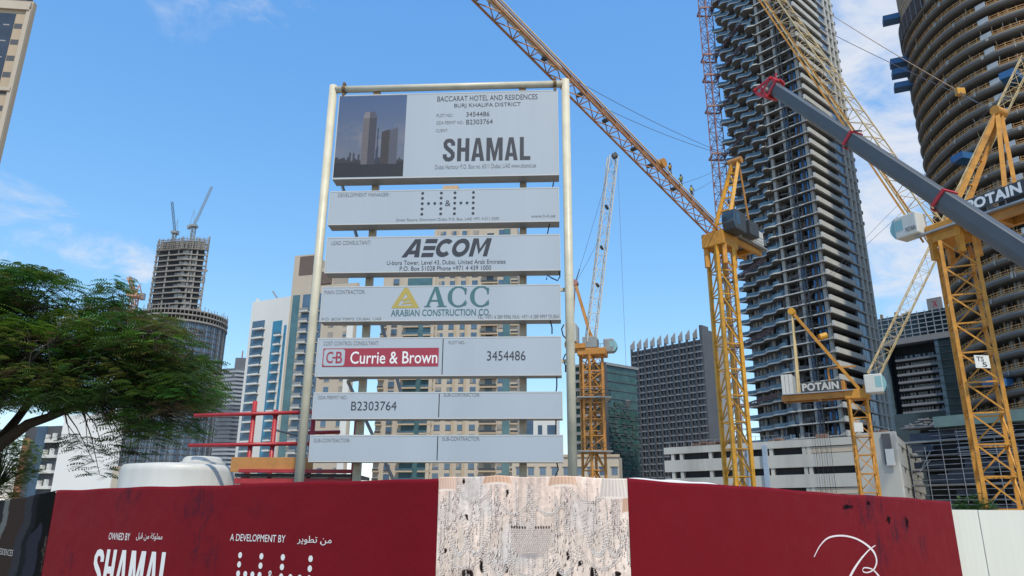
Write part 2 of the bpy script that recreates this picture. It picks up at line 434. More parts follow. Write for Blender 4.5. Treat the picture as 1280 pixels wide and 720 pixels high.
def burgundy():
    m = bpy.data.materials.new('burgundy_print'); m.use_nodes = True; t = m.node_tree; bs = t.nodes['Principled BSDF']
    bs.inputs['Roughness'].default_value = 0.5; bs.inputs['Specular IOR Level'].default_value = 0.10
    tcn = N(t, 'ShaderNodeTexCoord')
    at_ = N(t, 'ShaderNodeAttribute', attribute_name='ink')
    n1 = N(t, 'ShaderNodeTexNoise'); n1.inputs['Scale'].default_value = 2.6; n1.inputs['Detail'].default_value = 9; n1.inputs['Roughness'].default_value = .7
    t.links.new(tcn.outputs['Object'], n1.inputs['Vector'])
    mp = N(t, 'ShaderNodeMapping'); mp.inputs['Scale'].default_value = (5, 5, 0.9)
    t.links.new(tcn.outputs['Object'], mp.inputs[0])
    n2 = N(t, 'ShaderNodeTexNoise'); n2.inputs['Scale'].default_value = 1.6; n2.inputs['Detail'].default_value = 7; n2.inputs['Roughness'].default_value = .75
    t.links.new(mp.outputs[0], n2.inputs['Vector'])
    n3 = N(t, 'ShaderNodeTexNoise'); n3.inputs['Scale'].default_value = .8; n3.inputs['Detail'].default_value = 3
    t.links.new(tcn.outputs['Object'], n3.inputs['Vector'])
    s = math_node(t, 'MULTIPLY', math_node(t, 'ADD', n1.outputs['Fac'], n2.outputs['Fac']), 0.5)
    s = math_node(t, 'ADD', s, math_node(t, 'MULTIPLY', at_.outputs['Fac'], 0.17))
    mr = N(t, 'ShaderNodeMapRange', interpolation_type='SMOOTHSTEP'); t.links.new(s, mr.inputs[0])
    mr.inputs[1].default_value = .60; mr.inputs[2].default_value = .76; mr.inputs[3].default_value = 0; mr.inputs[4].default_value = .85
    base = N(t, 'ShaderNodeMix', data_type='RGBA'); t.links.new(n3.outputs['Fac'], base.inputs[0])
    base.inputs[6].default_value = (0.150, 0.005, 0.011, 1); base.inputs[7].default_value = (0.185, 0.006, 0.012, 1)
    mx = N(t, 'ShaderNodeMix', data_type='RGBA'); t.links.new(mr.outputs[0], mx.inputs[0])
    t.links.new(base.outputs[2], mx.inputs[6]); mx.inputs[7].default_value = (0.045, 0.008, 0.02, 1)
    t.links.new(mx.outputs[2], bs.inputs['Base Color'])
    nb = N(t, 'ShaderNodeTexNoise'); nb.inputs['Scale'].default_value = 2.2; nb.inputs['Detail'].default_value = 5; t.links.new(tcn.outputs['Object'], nb.inputs['Vector'])
    bp_ = N(t, 'ShaderNodeBump'); bp_.inputs['Strength'].default_value = .35; bp_.inputs['Distance'].default_value = .05; t.links.new(nb.outputs['Fac'], bp_.inputs['Height']); t.links.new(bp_.outputs[0], bs.inputs['Normal'])
    rr_n = N(t, 'ShaderNodeMapRange'); t.links.new(n1.outputs['Fac'], rr_n.inputs[0]); rr_n.inputs[3].default_value = .35; rr_n.inputs[4].default_value = .75; t.links.new(rr_n.outputs[0], bs.inputs['Roughness'])
    return m
M_burg = burgundy()
def ink_attr(o, plane, spots):
    me = o.data; a = me.attributes.new('ink', 'FLOAT', 'POINT'); org = Vector(ORG[o.name])
    sp = [(plane.uv(x, y), r) for x, y, r in spots]
    vals = []
    for v in me.vertices:
        p = v.co+org; u = (p-plane.A).dot(plane.d); z = p.z; s = 0
        for (uu, zz_), r in sp:
            s = max(s, math.exp(-(((u-uu)/r)**2+((z-zz_)/(r*.8))**2)))
        vals.append(s)
    a.data.foreach_set('value', vals)
M_back = mat('hoarding_board', (0.55, 0.54, 0.5), 0.7, var=0.1)
def hoarding(name, label, A, B, pxA, pxB, seed, amp=0.006):
    P = Plane(A, B)
    za = P.uv(*pxA)[1]; zb = P.uv(*pxB)[1]
    root = thing(name, label, 'hoarding', (A[0], A[1], 0))
    r = random.Random(seed+50); ph = r.uniform(0, 6)
    def ztop(u): return za+(zb-za)*u/P.L+0.010*math.sin(u*1.3+ph)+0.006*math.sin(u*3.7+ph*2)
    w = MB()
    w.hexa([P.pt(0, 0, 0), P.pt(P.L, 0, 0), P.pt(P.L, 0, -.1), P.pt(0, 0, -.1), P.pt(0, za-.03, 0), P.pt(P.L, zb-.03, 0), P.pt(P.L, zb-.03, -.1), P.pt(0, za-.03, -.1)])
    w.build('backing_wall', M_back, root)
    return P, root, ztop, wave(seed, amp)

# --- left burgundy wall
PL, hl, ztl, dl = hoarding('hoarding', 'burgundy hoarding banner on the left with white SHAMAL lettering', HL, HC1, (73, 613), (551, 598), 3)
v_, f_ = sheet(PL, 0, PL.L-.005, ztl, dl, 150, 40)
bo = MB().add(v_, f_).build('banner', M_burg, hl, smooth=True)
ink_attr(bo, PL, [(158, 630, .75), (250, 632, .9), (262, 690, .6), (90, 700, .5), (320, 640, .35)])
def cap(*a, **k):
    mb = MB(); pix_text(mb, PL, *a, .056, dl, **k); mb.build('lettering', M_white, hl)
cap('OWNED BY', 139, 666, 166, 675)
cap('\uFEDE\uFE92\uFED7 \uFEE6\uFEE3 \uFE94\uFEDB\uFEEE\uFEE0\uFEE4\uFEE3', 174, 666, 207, 676)
cap('A DEVELOPMENT BY', 291, 668, 360, 677)
cap('\uFEAE\uFEF3\uFEEE\uFEC4\uFE97 \uFEE6\uFEE3', 375, 670, 418, 681)
def shamal():
    def S(x):
        c = [(.44, .69), (.435, .80), (.36, .895), (.26, .915), (.16, .895), (.095, .80), (.105, .67), (.19, .57), (.34, .45), (.43, .345), (.435, .21), (.36, .11), (.26, .085), (.16, .105), (.09, .20), (.085, .31)]
        out = []
        L_, R_ = [], []
        for i, p in enumerate(c):
            a = c[max(i-1, 0)]; b = c[min(i+1, len(c)-1)]; dx, dy = b[0]-a[0], b[1]-a[1]; l = math.hypot(dx, dy); t = .085
            L_.append((x+p[0]-dy/l*t, p[1]+dx/l*t)); R_.append((x+p[0]+dy/l*t, p[1]-dx/l*t))
        for i in range(len(c)-1): out.append([L_[i], R_[i], R_[i+1], L_[i+1]])
        return out
    def H(x): return [[(x, 0), (x+.17, 0), (x+.17, 1), (x, 1)], [(x+.35, 0), (x+.52, 0), (x+.52, 1), (x+.35, 1)], [(x+.17, .42), (x+.35, .42), (x+.35, .59), (x+.17, .59)]]
    def A(x): return [[(x, 0), (x+.17, 0), (x+.275, .78), (x+.275, 1), (x+.18, 1)], [(x+.275, 1), (x+.275, .78), (x+.385, 0), (x+.56, 0), (x+.375, 1)], [(x+.155, .17), (x+.18, .32), (x+.375, .32), (x+.395, .17)]]
    def M(x): return [[(x, 0), (x+.165, 0), (x+.165, 1), (x, 1)], [(x+.535, 0), (x+.70, 0), (x+.70, 1), (x+.535, 1)], [(x+.165, 1), (x+.165, .62), (x+.30, 0), (x+.35, 0), (x+.35, .36), (x+.215, 1)], [(x+.535, 1), (x+.485, 1), (x+.35, .36), (x+.35, 0), (x+.40, 0), (x+.535, .62)]]
    def Lx(x): return [[(x, 0), (x+.45, 0), (x+.45, .16), (x+.17, .16), (x+.17, 1), (x, 1)]]
    W = 3.94
    ls = [S(0), H(.62), A(1.23), M(1.88), A(2.67), Lx(3.32)]
    W = 3.77
    return [[[(a/W, b) for a, b in p] for p in l] for l in ls]
def word(P, letters, x0, y0, x1, y1, o, m, parent, depth=None, name='letter'):
    ym = (y0+y1)/2; xm = (x0+x1)/2
    u0 = P.uv(x0, ym)[0]; u1 = P.uv(x1, ym)[0]; zt = P.uv(xm, y0)[1]; zb2 = P.uv(xm, y1)[1]
    for i, l in enumerate(letters):
        mb = MB()
        for k, poly in enumerate(l):
            q = [(u0+a*(u1-u0), zb2+b*(zt-zb2)) for a, b in poly]
            if sum(q[j][0]*q[(j+1) % len(q)][1]-q[(j+1) % len(q)][0]*q[j][1] for j in range(len(q))) < 0: q = q[::-1]
            mb.add([P.pt(u, z, o+k*.00025+(depth(u, z) if depth else 0)) for u, z in q], [tuple(range(len(q)))])
        mb.build(name, m, parent)
word(PL, shamal(), 118, 688, 216, 742, .056, M_white, hl, dl)
def hh(P, xs, ys, r, o, depth, m, parent):
    def disc_(u, z):
        mb = MB(); disc(mb, P, u, z, r, o, 14, depth); mb.build('logo_dot', m, parent)
    cols = [P.uv(x, ys[0])[0] for x in xs]
    zs = [P.uv((xs[0]+xs[-1])/2, y)[1] for y in ys]
    for u in cols:
        for z in zs: disc_(u, z)
    for a, b in ((0, 1), (2, 3)):
        for k in (1, 2):
            disc_(cols[a]+(cols[b]-cols[a])*k/3, zs[2])
    um = (cols[1]+cols[2])/2; h = abs(zs[1]-zs[2])*.62
    mb = MB(); fit_text(mb, P, '&', um-h*.75, um+h*.75, zs[2]-h*.9, zs[2]+h*.9, o, depth); mb.build('ampersand', m, parent)
hh(PL, (303, 330, 357, 392), (696, 708, 720, 732, 744), .052, .056, dl, M_white, hl)
# --- centre chandelier print
PC, hc, ztc, dc = hoarding('hoarding', 'middle hoarding banner printed with a white crystal chandelier', HC1, HC2, (551, 598), (781, 598), 5, .005)
NXC, NZC = 440, 330
_zt0 = ztc
def ztc2(u): return _zt0(u)+0.03*math.exp(-((u-.9)/.25)**2)+0.02*math.exp(-((u-2.0)/.3)**2)
v_, f_ = sheet(PC, -.025, PC.L+.025, ztc2, dc, NXC, NZC, off=.060)
bo = MB().add(v_, f_).build('banner', M_print, hc, smooth=True)
def chandelier():
    W, H = NXC+1, NZC+1
    X, Y = np.meshgrid(np.linspace(0, 1, W), np.linspace(0, 1, H))   # Y up
    px = 551+230*X; z0 = PC.uv(666, 598)[1]
    Z = .02+(z0-.02)*Y
    py = 598+(z0-Z)*(720-598)/(z0-PC.uv(666, 720)[1])
    def noise(s, oct_=4, ax=1.0, ay=1.0):
        out = np.zeros_like(X); a = 1; tot = 0
        for o in range(oct_):
            nx_, ny_ = max(2, int(s*ax*2**o)), max(2, int(s*ay*2**o))
            g = RNG.random((ny_+2, nx_+2)); xi = X*nx_; yi = Y*ny_
            x0 = xi.astype(int); y0 = yi.astype(int); fx = xi-x0; fy = yi-y0
            fx = fx*fx*(3-2*fx); fy = fy*fy*(3-2*fy)
            v = g[y0, x0]*(1-fx)*(1-fy)+g[y0, x0+1]*fx*(1-fy)+g[y0+1, x0]*(1-fx)*fy+g[y0+1, x0+1]*fx*fy
            out += a*v; tot += a; a *= .6
        return out/tot
    gx = px[0]; gy = py[:, 0]                      # photo columns (rising) and rows (falling)
    C = np.zeros((H, W, 3))
    t = np.clip((py-600)/70, 0, 1)[..., None]; C[:] = np.array([.90, .80, .745])*(1-t)+np.array([.87, .795, .745])*t
    v = (noise(4, 3)-.5)[..., None]; C = C*(1+.30*v)
    t2 = np.clip((noise(5, 2)-.52)*4, 0, 1)[..., None]; C = C*(1-t2*.6)+np.array([.80, .785, .79])*t2*.6
    C *= (1+.22*(noise(80, 2, 1, .10)-.5)+.16*(noise(70, 2)-.5))[..., None]
    def win(x0, x1, y0, y1):
        i0, i1 = np.searchsorted(gx, [x0, x1]); j = np.where((gy >= y0) & (gy <= y1))[0]
        return (slice(j[0], j[-1]+1), slice(i0, i1)) if len(j) and i1 > i0 else None
    def blot(cx, cy, rx, ry, col, soft=.5, a=1.0, p=2, rot=0.0):
        e = max(rx, ry)*1.1; w = win(cx-e, cx+e, cy-e, cy+e)
        if w is None: return
        dx, dy = px[w]-cx, py[w]-cy
        if rot: cr, sr = math.cos(rot), math.sin(rot); dx, dy = dx*cr+dy*sr, -dx*sr+dy*cr
        m = (np.clip((1-(np.abs(dx/rx)**p+np.abs(dy/ry)**p))/soft, 0, 1)*a)[..., None]
        C[w] = C[w]*(1-m)+np.array(col)*m
    def bead(cx, cy, r, k=1.0):
        sh = RNG.uniform(.44, .62)*k; blot(cx+.25*r, cy+.3*r, r*1.15, r*1.2, [sh*1.10, sh*.96, sh*.89], .5, .75)
        hi = RNG.uniform(.86, .99); blot(cx-.15*r, cy-.2*r, r*.75, r*.8, [hi, hi*.975, hi*.96], .6, .95)
    def drop(cx, cy, L):
        c0 = RNG.uniform(.28, .55); blot(cx+.4, cy, L*.34, L, [c0*1.14, c0*.94, c0*.86], .5, .85, 2, RNG.uniform(-.25, .25)); blot(cx-.35, cy-.2*L, L*.2, L*.6, [.97, .95, .94], .6, .9)
    def chain(fx, fy, n, r):
        for i in range(n):
            q = i/(n-1); x, y = fx(q), fy(q)
            if 548 < x < 784 and 596 < y < 760: bead(x+RNG.normal(0, .15), y+RNG.normal(0, .15), r*RNG.uniform(.85, 1.15))
    # dark gaps between the tiers
    for (cx, cy, rx, ry) in [(588, 716, 5.5, 9), (737, 716, 5.5, 9.5), (604, 708, 2.5, 7), (635, 712, 3.5, 6), (697, 717, 4, 6), (721, 705, 2.5, 4), (562, 724, 5, 4), (766, 716, 3.5, 3), (586, 647, 1.6, 4.5), (561, 690, 2.5, 2.5), (606, 696, 1.6, 5), (707, 696, 1.8, 6), (581, 603, 1.6, 3.5), (634, 619, 1.5, 4.5), (566, 738, 9, 7), (614, 742, 9, 8), (664, 744, 8, 7), (715, 742, 9, 8), (764, 738, 9, 7)]:
        for q in range(4): blot(cx+RNG.normal(0, rx*.35), cy+RNG.normal(0, ry*.3), rx*RNG.uniform(.6, 1.0), ry*RNG.uniform(.6, 1.0), [.13, .095, .09], .5, .9, 2, RNG.uniform(-.4, .4))
    # twisted glass stems
    for cx in (573, 622, 663, 705, 765):
        w = win(cx-5, cx+5, 604, 668)
        m = (np.exp(-((px[w]-cx)/3.2)**2)*.55)[..., None]; C[w] = C[w]*(1-m)+np.array([.72, .62, .58])*m
        for y in np.arange(606, 668, 2.6): blot(cx+1.5*math.sin(y*.6), y, 2.4, .9, [.93, .90, .88], .6, .7, 2, .4); blot(cx-1.2*math.sin(y*.6), y+1.2, 2.0, .7, [.50, .46, .48], .6, .6, 2, .4)
    # vertical chains
    for k in range(92):
        x0 = RNG.uniform(552, 780); y0 = RNG.uniform(602, 690); L = RNG.uniform(18, 60); r = RNG.uniform(.85, 1.2); lean = RNG.normal(0, 2)
        chain(lambda q: x0+lean*q, lambda q: y0+L*q, int(L/(r*2.3)), r); drop(x0+lean, y0+L+2.5, RNG.uniform(2, 3.4))
    # swags
    for (cx, ty, hw, dp, n) in [(578, 648, 14, 44, 3), (598, 640, 16, 52, 3), (743, 640, 16, 52, 3), (763, 648, 13, 44, 3), (626, 682, 13, 34, 3), (703, 682, 13, 34, 3), (664, 700, 27, 20, 3), (582, 692, 24, 18, 2), (747, 692, 22, 18, 2), (642, 628, 18, 16, 2), (685, 628, 18, 16, 2), (595, 612, 20, 16, 2), (733, 612, 22, 16, 2)]:
        for q in range(n):
            hw_ = hw+q*2.6; y_0 = ty+q*2.0
            chain(lambda t: cx+(2*t-1)*hw_, lambda t: y_0+dp*(1-(2*t-1)**2), int((2*hw_+1.3*dp)/2.5), 1.05)
    # clusters of drops below the arms
    for k in range(500):
        cx = RNG.choice([560, 572, 592, 618, 624, 640, 690, 704, 712, 740, 762, 772])+RNG.normal(0, 4); drop(cx, RNG.uniform(622, 745), RNG.uniform(1.4, 3.0))
    # basket shaped bowl in the middle
    for r_, y in enumerate(np.arange(664, 695, 2.5)):
        hw_ = 24-max(0, y-682)*.8
        w = win(663-hw_, 663+hw_, y-1.4, y+1.4)
        if w: C[w] = C[w]*.45+np.array([.70, .635, .61])*.55
        for x in np.arange(663-hw_+(r_ % 2)*1.2, 663+hw_, 2.5): bead(x, y, .95, 1.15)
    for x in np.arange(640, 688, 3.2):
        if abs(x-663) > 4: blot(x, 661, 1.2, 2.2, [.20, .145, .13], .5, .85)
    blot(663, 696, 17, 4, [.62, .59, .60], .9, .7)
    # pleated lamp shades along the top edge
    for (cx, cy, w0, h, cc) in [(560, 603, 13, 11, (.90, .76, .68)), (622, 598, 18, 9, (.90, .72, .61)), (702, 600, 18, 9, (.90, .74, .64)), (764, 607, 18, 15, (.92, .87, .83)), (781, 632, 8, 9, (.88, .70, .60))]:
        ww = w0*(1-.25*(cy+h-py)/(2*h)); on = (np.abs(px-cx) < ww) & (np.abs(py-cy) < h)
        m = on[..., None]*.88; C = C*(1-m)+(np.array(cc)[None, None, :]*(.94+.06*np.sin((px-cx)/ww*24)+.06*(px-cx)/ww)[..., None])*m
        blot(cx, cy+h, w0, 1.8, [.97, .91, .87], .7, .8)
    return np.clip(C, .03, 1.0)
CH = chandelier()
lc = np.where(CH <= .04045, CH/12.92, ((CH+.055)/1.055)**2.4).reshape(-1, 3)*.92
ca = bo.data.color_attributes.new('Col', 'FLOAT_COLOR', 'POINT')
full = np.ones((len(bo.data.vertices), 4), np.float32); full[:len(lc), :3] = lc
full[len(lc):, :3] = lc[-(NXC+1):]
ca.data.foreach_set('color', full.ravel())
# --- right burgundy wall
PR, hr, ztr, dr = hoarding('hoarding', 'burgundy hoarding banner on the right with a white script B', HC2, HR, (781, 598), (1185, 627), 8)
v_, f_ = sheet(PR, 0.005, PR.L, ztr, dr, 150, 40)
bo = MB().add(v_, f_).build('banner', M_burg, hr, smooth=True)
ink_attr(bo, PR, [(1085, 640, .8), (1120, 660, .7), (1055, 634, .4), (1100, 690, .6), (1150, 680, .5)])
def stroke(mb, P, pts, ws, o, depth, n=9):
    pts = [P.uv(x, y) for x, y in pts]; out = []; wv = []
    for i in range(len(pts)-1):                      # Catmull-Rom
        p0 = pts[max(i-1, 0)]; p1 = pts[i]; p2 = pts[i+1]; p3 = pts[min(i+2, len(pts)-1)]
        for k in range(n):
            t = k/n
            out.append(tuple(.5*((2*p1[j])+(-p0[j]+p2[j])*t+(2*p0[j]-5*p1[j]+4*p2[j]-p3[j])*t*t+(-p0[j]+3*p1[j]-3*p2[j]+p3[j])*t**3) for j in (0, 1)))
            wv.append(ws[i]+(ws[i+1]-ws[i])*t)
    out.append(pts[-1]); wv.append(ws[-1])
    V = []
    for i, (u, z) in enumerate(out):
        a = out[max(i-1, 0)]; b = out[min(i+1, len(out)-1)]
        du, dz = b[0]-a[0], b[1]-a[1]; l = math.hypot(du, dz) or 1; nx_, nz_ = -dz/l, du/l; w = wv[i]/2
        for sg in (1, -1):
            uu, z2 = u+sg*nx_*w, z+sg*nz_*w; V.append(P.pt(uu, z2, o+depth(uu, z2)))
    mb.add(V, [(2*i, 2*i+1, 2*i+3, 2*i+2) for i in range(len(out)-1)])
mb = MB()
stroke(mb, PR, [(1013.5, 696), (1021, 682), (1032, 672), (1049, 669.5), (1066, 673), (1080, 681), (1089, 690), (1092.5, 700), (1091, 708), (1087, 713), (1080, 715.5), (1075, 713.5), (1077, 709.5), (1086, 711), (1093, 717), (1098, 726), (1095, 738), (1080, 746)],
       [.018, .024, .03, .032, .034, .045, .06, .055, .04, .026, .022, .022, .022, .026, .04, .06, .05, .03], .057, dr)
stroke(mb, PR, [(1091, 681.5), (1083, 687), (1073, 698), (1064, 711), (1057, 724), (1049, 738)], [.016, .026, .04, .055, .06, .05], .0595, dr)
mb.build('lettering', M_rose, hr, label='white script letter B')
# torn black marks printed on the right banner
for cx, cy, w_, h_ in ((1056, 634, 8, 3), (1131, 652, 3.5, 11), (1082, 629, 3, 3), (1108, 650, 4, 5)):
    c = PR.uv(cx, cy); e = PR.uv(cx+w_, cy+h_); a = abs(e[0]-c[0]); b = abs(e[1]-c[1]); rr = random.Random(int(cx))
    n = 22; P_ = []
    for k in range(n):
        t = 2*math.pi*k/n; q = rr.uniform(.3, 1.25)
        u_, z_ = c[0]+a*q*math.cos(t), c[1]+b*q*math.sin(t); P_.append(PR.pt(u_, z_, .055+dr(u_, z_)))
    MB().add(P_, [tuple(range(n))]).build('printed_mark', mat('print_black', (.010, .006, .008), .9, var=0, spec=.05), hr)
# white folded edge lying on top of the right banner, and a loose strip at its far end
mb = MB()
for i in range(40):
    u0 = 0.05+i*.055; u1 = u0+.055
    def zz2(u): return ztr(u)+.004+.045*math.sin(min(1, max(0, (u-.05)/2.2))*math.pi)**.7*(0.8+.2*math.sin(u*7))
    mb.hexa([PR.pt(u0, ztr(u0)-.02, .02), PR.pt(u1, ztr(u1)-.02, .02), PR.pt(u1, ztr(u1)-.02, -.06), PR.pt(u0, ztr(u0)-.02, -.06),
             PR.pt(u0, zz2(u0), .005), PR.pt(u1, zz2(u1), .005), PR.pt(u1, zz2(u1), -.06), PR.pt(u0, zz2(u0), -.06)])
mb.build('folded_edge', M_white, hr)
# --- dark printed panel at far left
PX, hx, ztx, dx = hoarding('hoarding', 'dark grey and brown printed hoarding at the far left', HX0, HL, (-40, 634), (72, 614), 11, .006)
v_, f_ = sheet(PX, 0, PX.L-.01, ztx, dx, 90, 60)
bo = MB().add(v_, f_).build('banner', M_print, hx, smooth=True)
cols_ = []; _uL, _uR = PX.uv(0, 660)[0], PX.uv(72, 660)[0]
for p in bo.data.vertices:
    w = p.co+Vector(ORG[bo.name]); u = (w-PX.A).dot(PX.d)/PX.L; z = w.z
    q = 73*(u*PX.L-_uL)/(_uR-_uL)+2.5*math.sin(z*2.3)+1.5*math.sin(z*7)
    if q > 46:
        if z > 1.45+.12*math.sin(q*.5): c = (.035, .035, .04)
        elif q > 66: c = (.40, .33, .31) if math.sin(z*23+q*1.3) > .1 else (.10, .09, .10)
        elif q > 60: c = (.05, .045, .05)
        else: c = (.20, .21, .27)
    elif q > 40: c = (.13, .135, .16)
    elif q > 31: c = (.25, .255, .29)
    elif q > 10: c = (.27, .22, .205)
    elif q > 2: c = (.50, .52, .52)
    else: c = (.20, .21, .23)
    cols_.extend([*(x*.62 for x in lin(c)), 1])
ca = bo.data.color_attributes.new('Col', 'FLOAT_COLOR', 'POINT'); ca.data.foreach_set('color', cols_)
mb = MB(); pix_text(mb, PX, 'RESIDENCES', 1, 686, 20, 694, .058, dx); mb.build('lettering', mat('lettering_silver', (.45, .45, .45), .5, var=0), hx)
# --- white sheet fence on the right
FA = pl(1180, 637, 18.15); FB = pl(1420, 640, 18.6)
PF = Plane(FA, FB)
fe = thing('sheet_fence', 'off-white ribbed sheet fence beside the right end of the hoarding', 'fence', (FA[0], FA[1], 0))
ztf = PF.uv(1230, 637.5)[1]
usm = [PF.uv(1183, 640)[0]-.06]+[PF.uv(1222.5+61*k, 640)[0] for k in range(5)]
for i in range(len(usm)-1):
    a, b = usm[i]+.012, usm[i+1]-.012; mb = MB(); n = 24
    prof = [(a+(b-a)*k/n, .0025 if (k % 4) in (1, 2) else 0.0) for k in range(n+1)]
    V = [PF.pt(u, 0, o_) for u, o_ in prof]+[PF.pt(u, ztf+random.Random(i).uniform(-.004, .004), o_) for u, o_ in prof]
    V += [PF.pt(u, 0, -.03) for u, o_ in prof]+[PF.pt(u, ztf, -.03) for u, o_ in prof]
    m = n+1; fs = [(k, k+1, m+k+1, m+k) for k in range(n)]+[(m+k, m+k+1, 3*m+k+1, 3*m+k) for k in range(n)]+[(0, m, 3*m, 2*m), (n, 2*m+n, 3*m+n, m+n)]
    mb.add(V, fs).build('fence_panel', M_fence, fe)
mb = MB()
for z in (.35, 1.0, 1.6): mb.fbox(PF, 0, usm[-1], z, z+.06, -.10, -.034)
mb.build('back_rail', M_greysteel, fe)

# ================================================================== PROJECT SIGN
SA = pl(374, 598, 15.2); SB = pl(716, 594, 14.9)
PS = Plane(SA, SB)
sg = thing('project_sign', 'tall cream pipe framed project sign with seven stacked grey white boards', 'sign', (SA[0], SA[1], 0))
zl = PS.uv(419, 108)[1]; zr = PS.uv(706, 100)[1]; ztp = (zl+zr)/2
RP = .094
for u, ex in ((0, 0), (PS.L, 0)):
    MB().tube(PS.pt(u, 0), PS.pt(u, ztp), RP, n=24).build('post', M_cream, sg, smooth=False)
for o in list(sg.children):
    o.data.polygons.foreach_set('use_smooth', [len(p.vertices) == 4 for p in o.data.polygons])
zb_ = ztp-.10
o = MB().tube(PS.pt(RP*.6, zb_), PS.pt(PS.L-RP*.6, zb_), .082, n=20).build('top_bar', M_cream, sg)
o.data.polygons.foreach_set('use_smooth', [len(p.vertices) == 4 for p in o.data.polygons])
for u in (.26, PS.L-.24):
    c = MB().tube(PS.pt(u-.035, zb_), PS.pt(u+.035, zb_), .105, n=16)
    for sgn in (1, -1): c.fbox(PS, u-.03, u+.03, zb_+sgn*.14-.03, zb_+sgn*.14+.03, -.05, .05)
    c.build('clamp', M_rust, sg)
for u in (.16*PS.L, .81*PS.L):
    uu = PS.uv(463 if u < 2 else 653, 235)[0]
    MB().fbox(PS, uu-.075, uu+.075, 0, zb_-.08, -.52, -.39).build('back_post', M_steelpost, sg)
    MB().fbox(PS, uu-.08, uu+.08, zb_-.16, zb_-.085, -.38, .02).build('hanger', M_rust, sg)
for (xa, ya, xb, yb) in ((418, 215, 470, 420), (425, 470, 497, 605)):
    a = PS.uv(xa, ya); b = PS.uv(xb, yb)
    pa = PS.pt(a[0], a[1], -.60); pb = PS.pt(b[0]+.4, max(.02, b[1]-1.5), -1.9)
    MB().bar(pa, pb, .055, .055).build('diagonal_brace', M_scaf, sg)
    MB().bar(pa, PS.pt(a[0]+.3, a[1], -.42), .05, .05).build('brace_bracket', M_steelpost, sg)
PANEL_Z = [(117, 222), (237.5, 279.5), (295.5, 340), (357.5, 401), (422, 470), (490.5, 523.5), (544, 577.5)]
ul = sum(PS.uv(x, y)[0] for x, y in [(421, 170), (414, 261), (407, 320), (402, 381), (395, 448), (389.5, 508), (385, 562)])/7
ur = sum(PS.uv(x, y)[0] for x, y in [(697, 170), (699, 255), (700, 320), (701, 378), (703, 445), (703, 505), (705, 560)])/7
PAN = []
OF = .02
for k, (ya, yb) in enumerate(PANEL_Z):
    xm = 553
    z1 = PS.uv(xm, ya)[1]; z0 = PS.uv(xm, yb)[1]
    jit = random.Random(k).uniform(-.012, .012)
    p = MB().fbox(PS, ul+jit, ur+jit*.5, z0, z1, -.34, OF).build('sign_board', M_panelside, sg)
    e = .022
    MB().fbox(PS, ul+jit+e, ur+jit*.5-e, z0+e, z1-e, OF-.01, OF+.006).build('face_sheet', M_panel, p)
    t = MB()
    t.fbox(PS, ul+jit, ur+jit*.5, z0-.006, z0+e-.002, OF+.001, OF+.010); t.fbox(PS, ul+jit, ur+jit*.5, z1-e+.002, z1+.006, OF+.001, OF+.010)
    t.fbox(PS, ul+jit, ul+jit+e-.002, z0+e, z1-e, OF+.001, OF+.009); t.fbox(PS, ur+jit*.5-e+.002, ur+jit*.5, z0+e, z1-e, OF+.001, OF+.009)
    t.build('edge_trim', M_trim, p)
    for pxu in (463-k*3.4, 653):      # brackets back to the posts
        uu = PS.uv(463 if pxu < 600 else 653, 235)[0]
        MB().fbox(PS, uu-.06, uu+.06, (z0+z1)/2-.05, (z0+z1)/2+.05, -.388, -.342).build('bracket', M_greysteel, p)
    PAN.append((p, z0, z1))
LO = OF+.010
def lettering(k, items, m, name='lettering', label=None):
    for it in items:
        mb = MB(); kw = it[5] if len(it) > 5 else {}
        pix_text(mb, PS, it[0], it[1], it[2], it[3], it[4], LO, **kw)
        mb.build(name, m, PAN[k][0], label=label, kind='stuff' if it[4]-it[2] < 7 else None)
lettering(0, [('BACCARAT HOTEL AND RESIDENCES', 547, 119.8, 672, 126.3), ('BURJ KHALIFA DISTRICT', 568, 129.4, 651, 135.6), ('3454486', 583, 140.5, 612, 146.3), ('B2303764', 583, 150, 616, 156)], M_ink)
lettering(0, [('PLOT NO.:', 546, 143, 567, 147), ('DDA PERMIT NO.:', 546, 152, 580, 156), ('CLIENT:', 545.5, 162, 560, 165.8), ('Dubai Harbour P.O. Box no. 6311 Dubai, UAE www.shamal.ae', 544, 205.5, 670, 212)], M_ink2)
word(PS, shamal(), 554, 173, 663, 201.5, LO, M_ink, PAN[0][0])
lettering(1, [('DEVELOPMENT MANAGER:', 423, 242, 487, 246.5), ('Emaar Square, Downtown Dubai, P.O. Box, UAE +971 4 511 5200', 496, 272.8, 624, 277.2), ('www.h-h.ae', 664, 268.5, 694, 272.5)], M_ink2)
hh(PS, (528.7, 552, 569, 592), (241.7, 248, 254.6, 261.3, 267.8), .033, LO, None, M_ink, PAN[1][0])
lettering(2, [('LEAD CONSULTANT:', 415, 301.5, 464, 306.5)], M_ink2)
lettering(2, [('U-bora Tower, Level 43, Dubai, United Arab Emirates', 484, 325.5, 632, 331.8), ('P.O. Box 51028 Phone +971 4 439 1000', 500, 332.8, 614, 338.6)], M_ink)
def glyphs(k, polys, x0, y0, x1, y1, m, label):
    """letters drawn as polygons in a 0..1 box"""
    mb = MB(); ym = (y0+y1)/2; xm = (x0+x1)/2
    u0 = PS.uv(x0, ym)[0]; u1 = PS.uv(x1, ym)[0]; zt = PS.uv(xm, y0)[1]; zb2 = PS.uv(xm, y1)[1]
    for poly in polys:
        mb.add([PS.pt(u0+a*(u1-u0), zb2+b*(zt-zb2), LO) for a, b in poly], [tuple(range(len(poly)))])
    return mb.build('lettering', m, PAN[k][0], label=label)
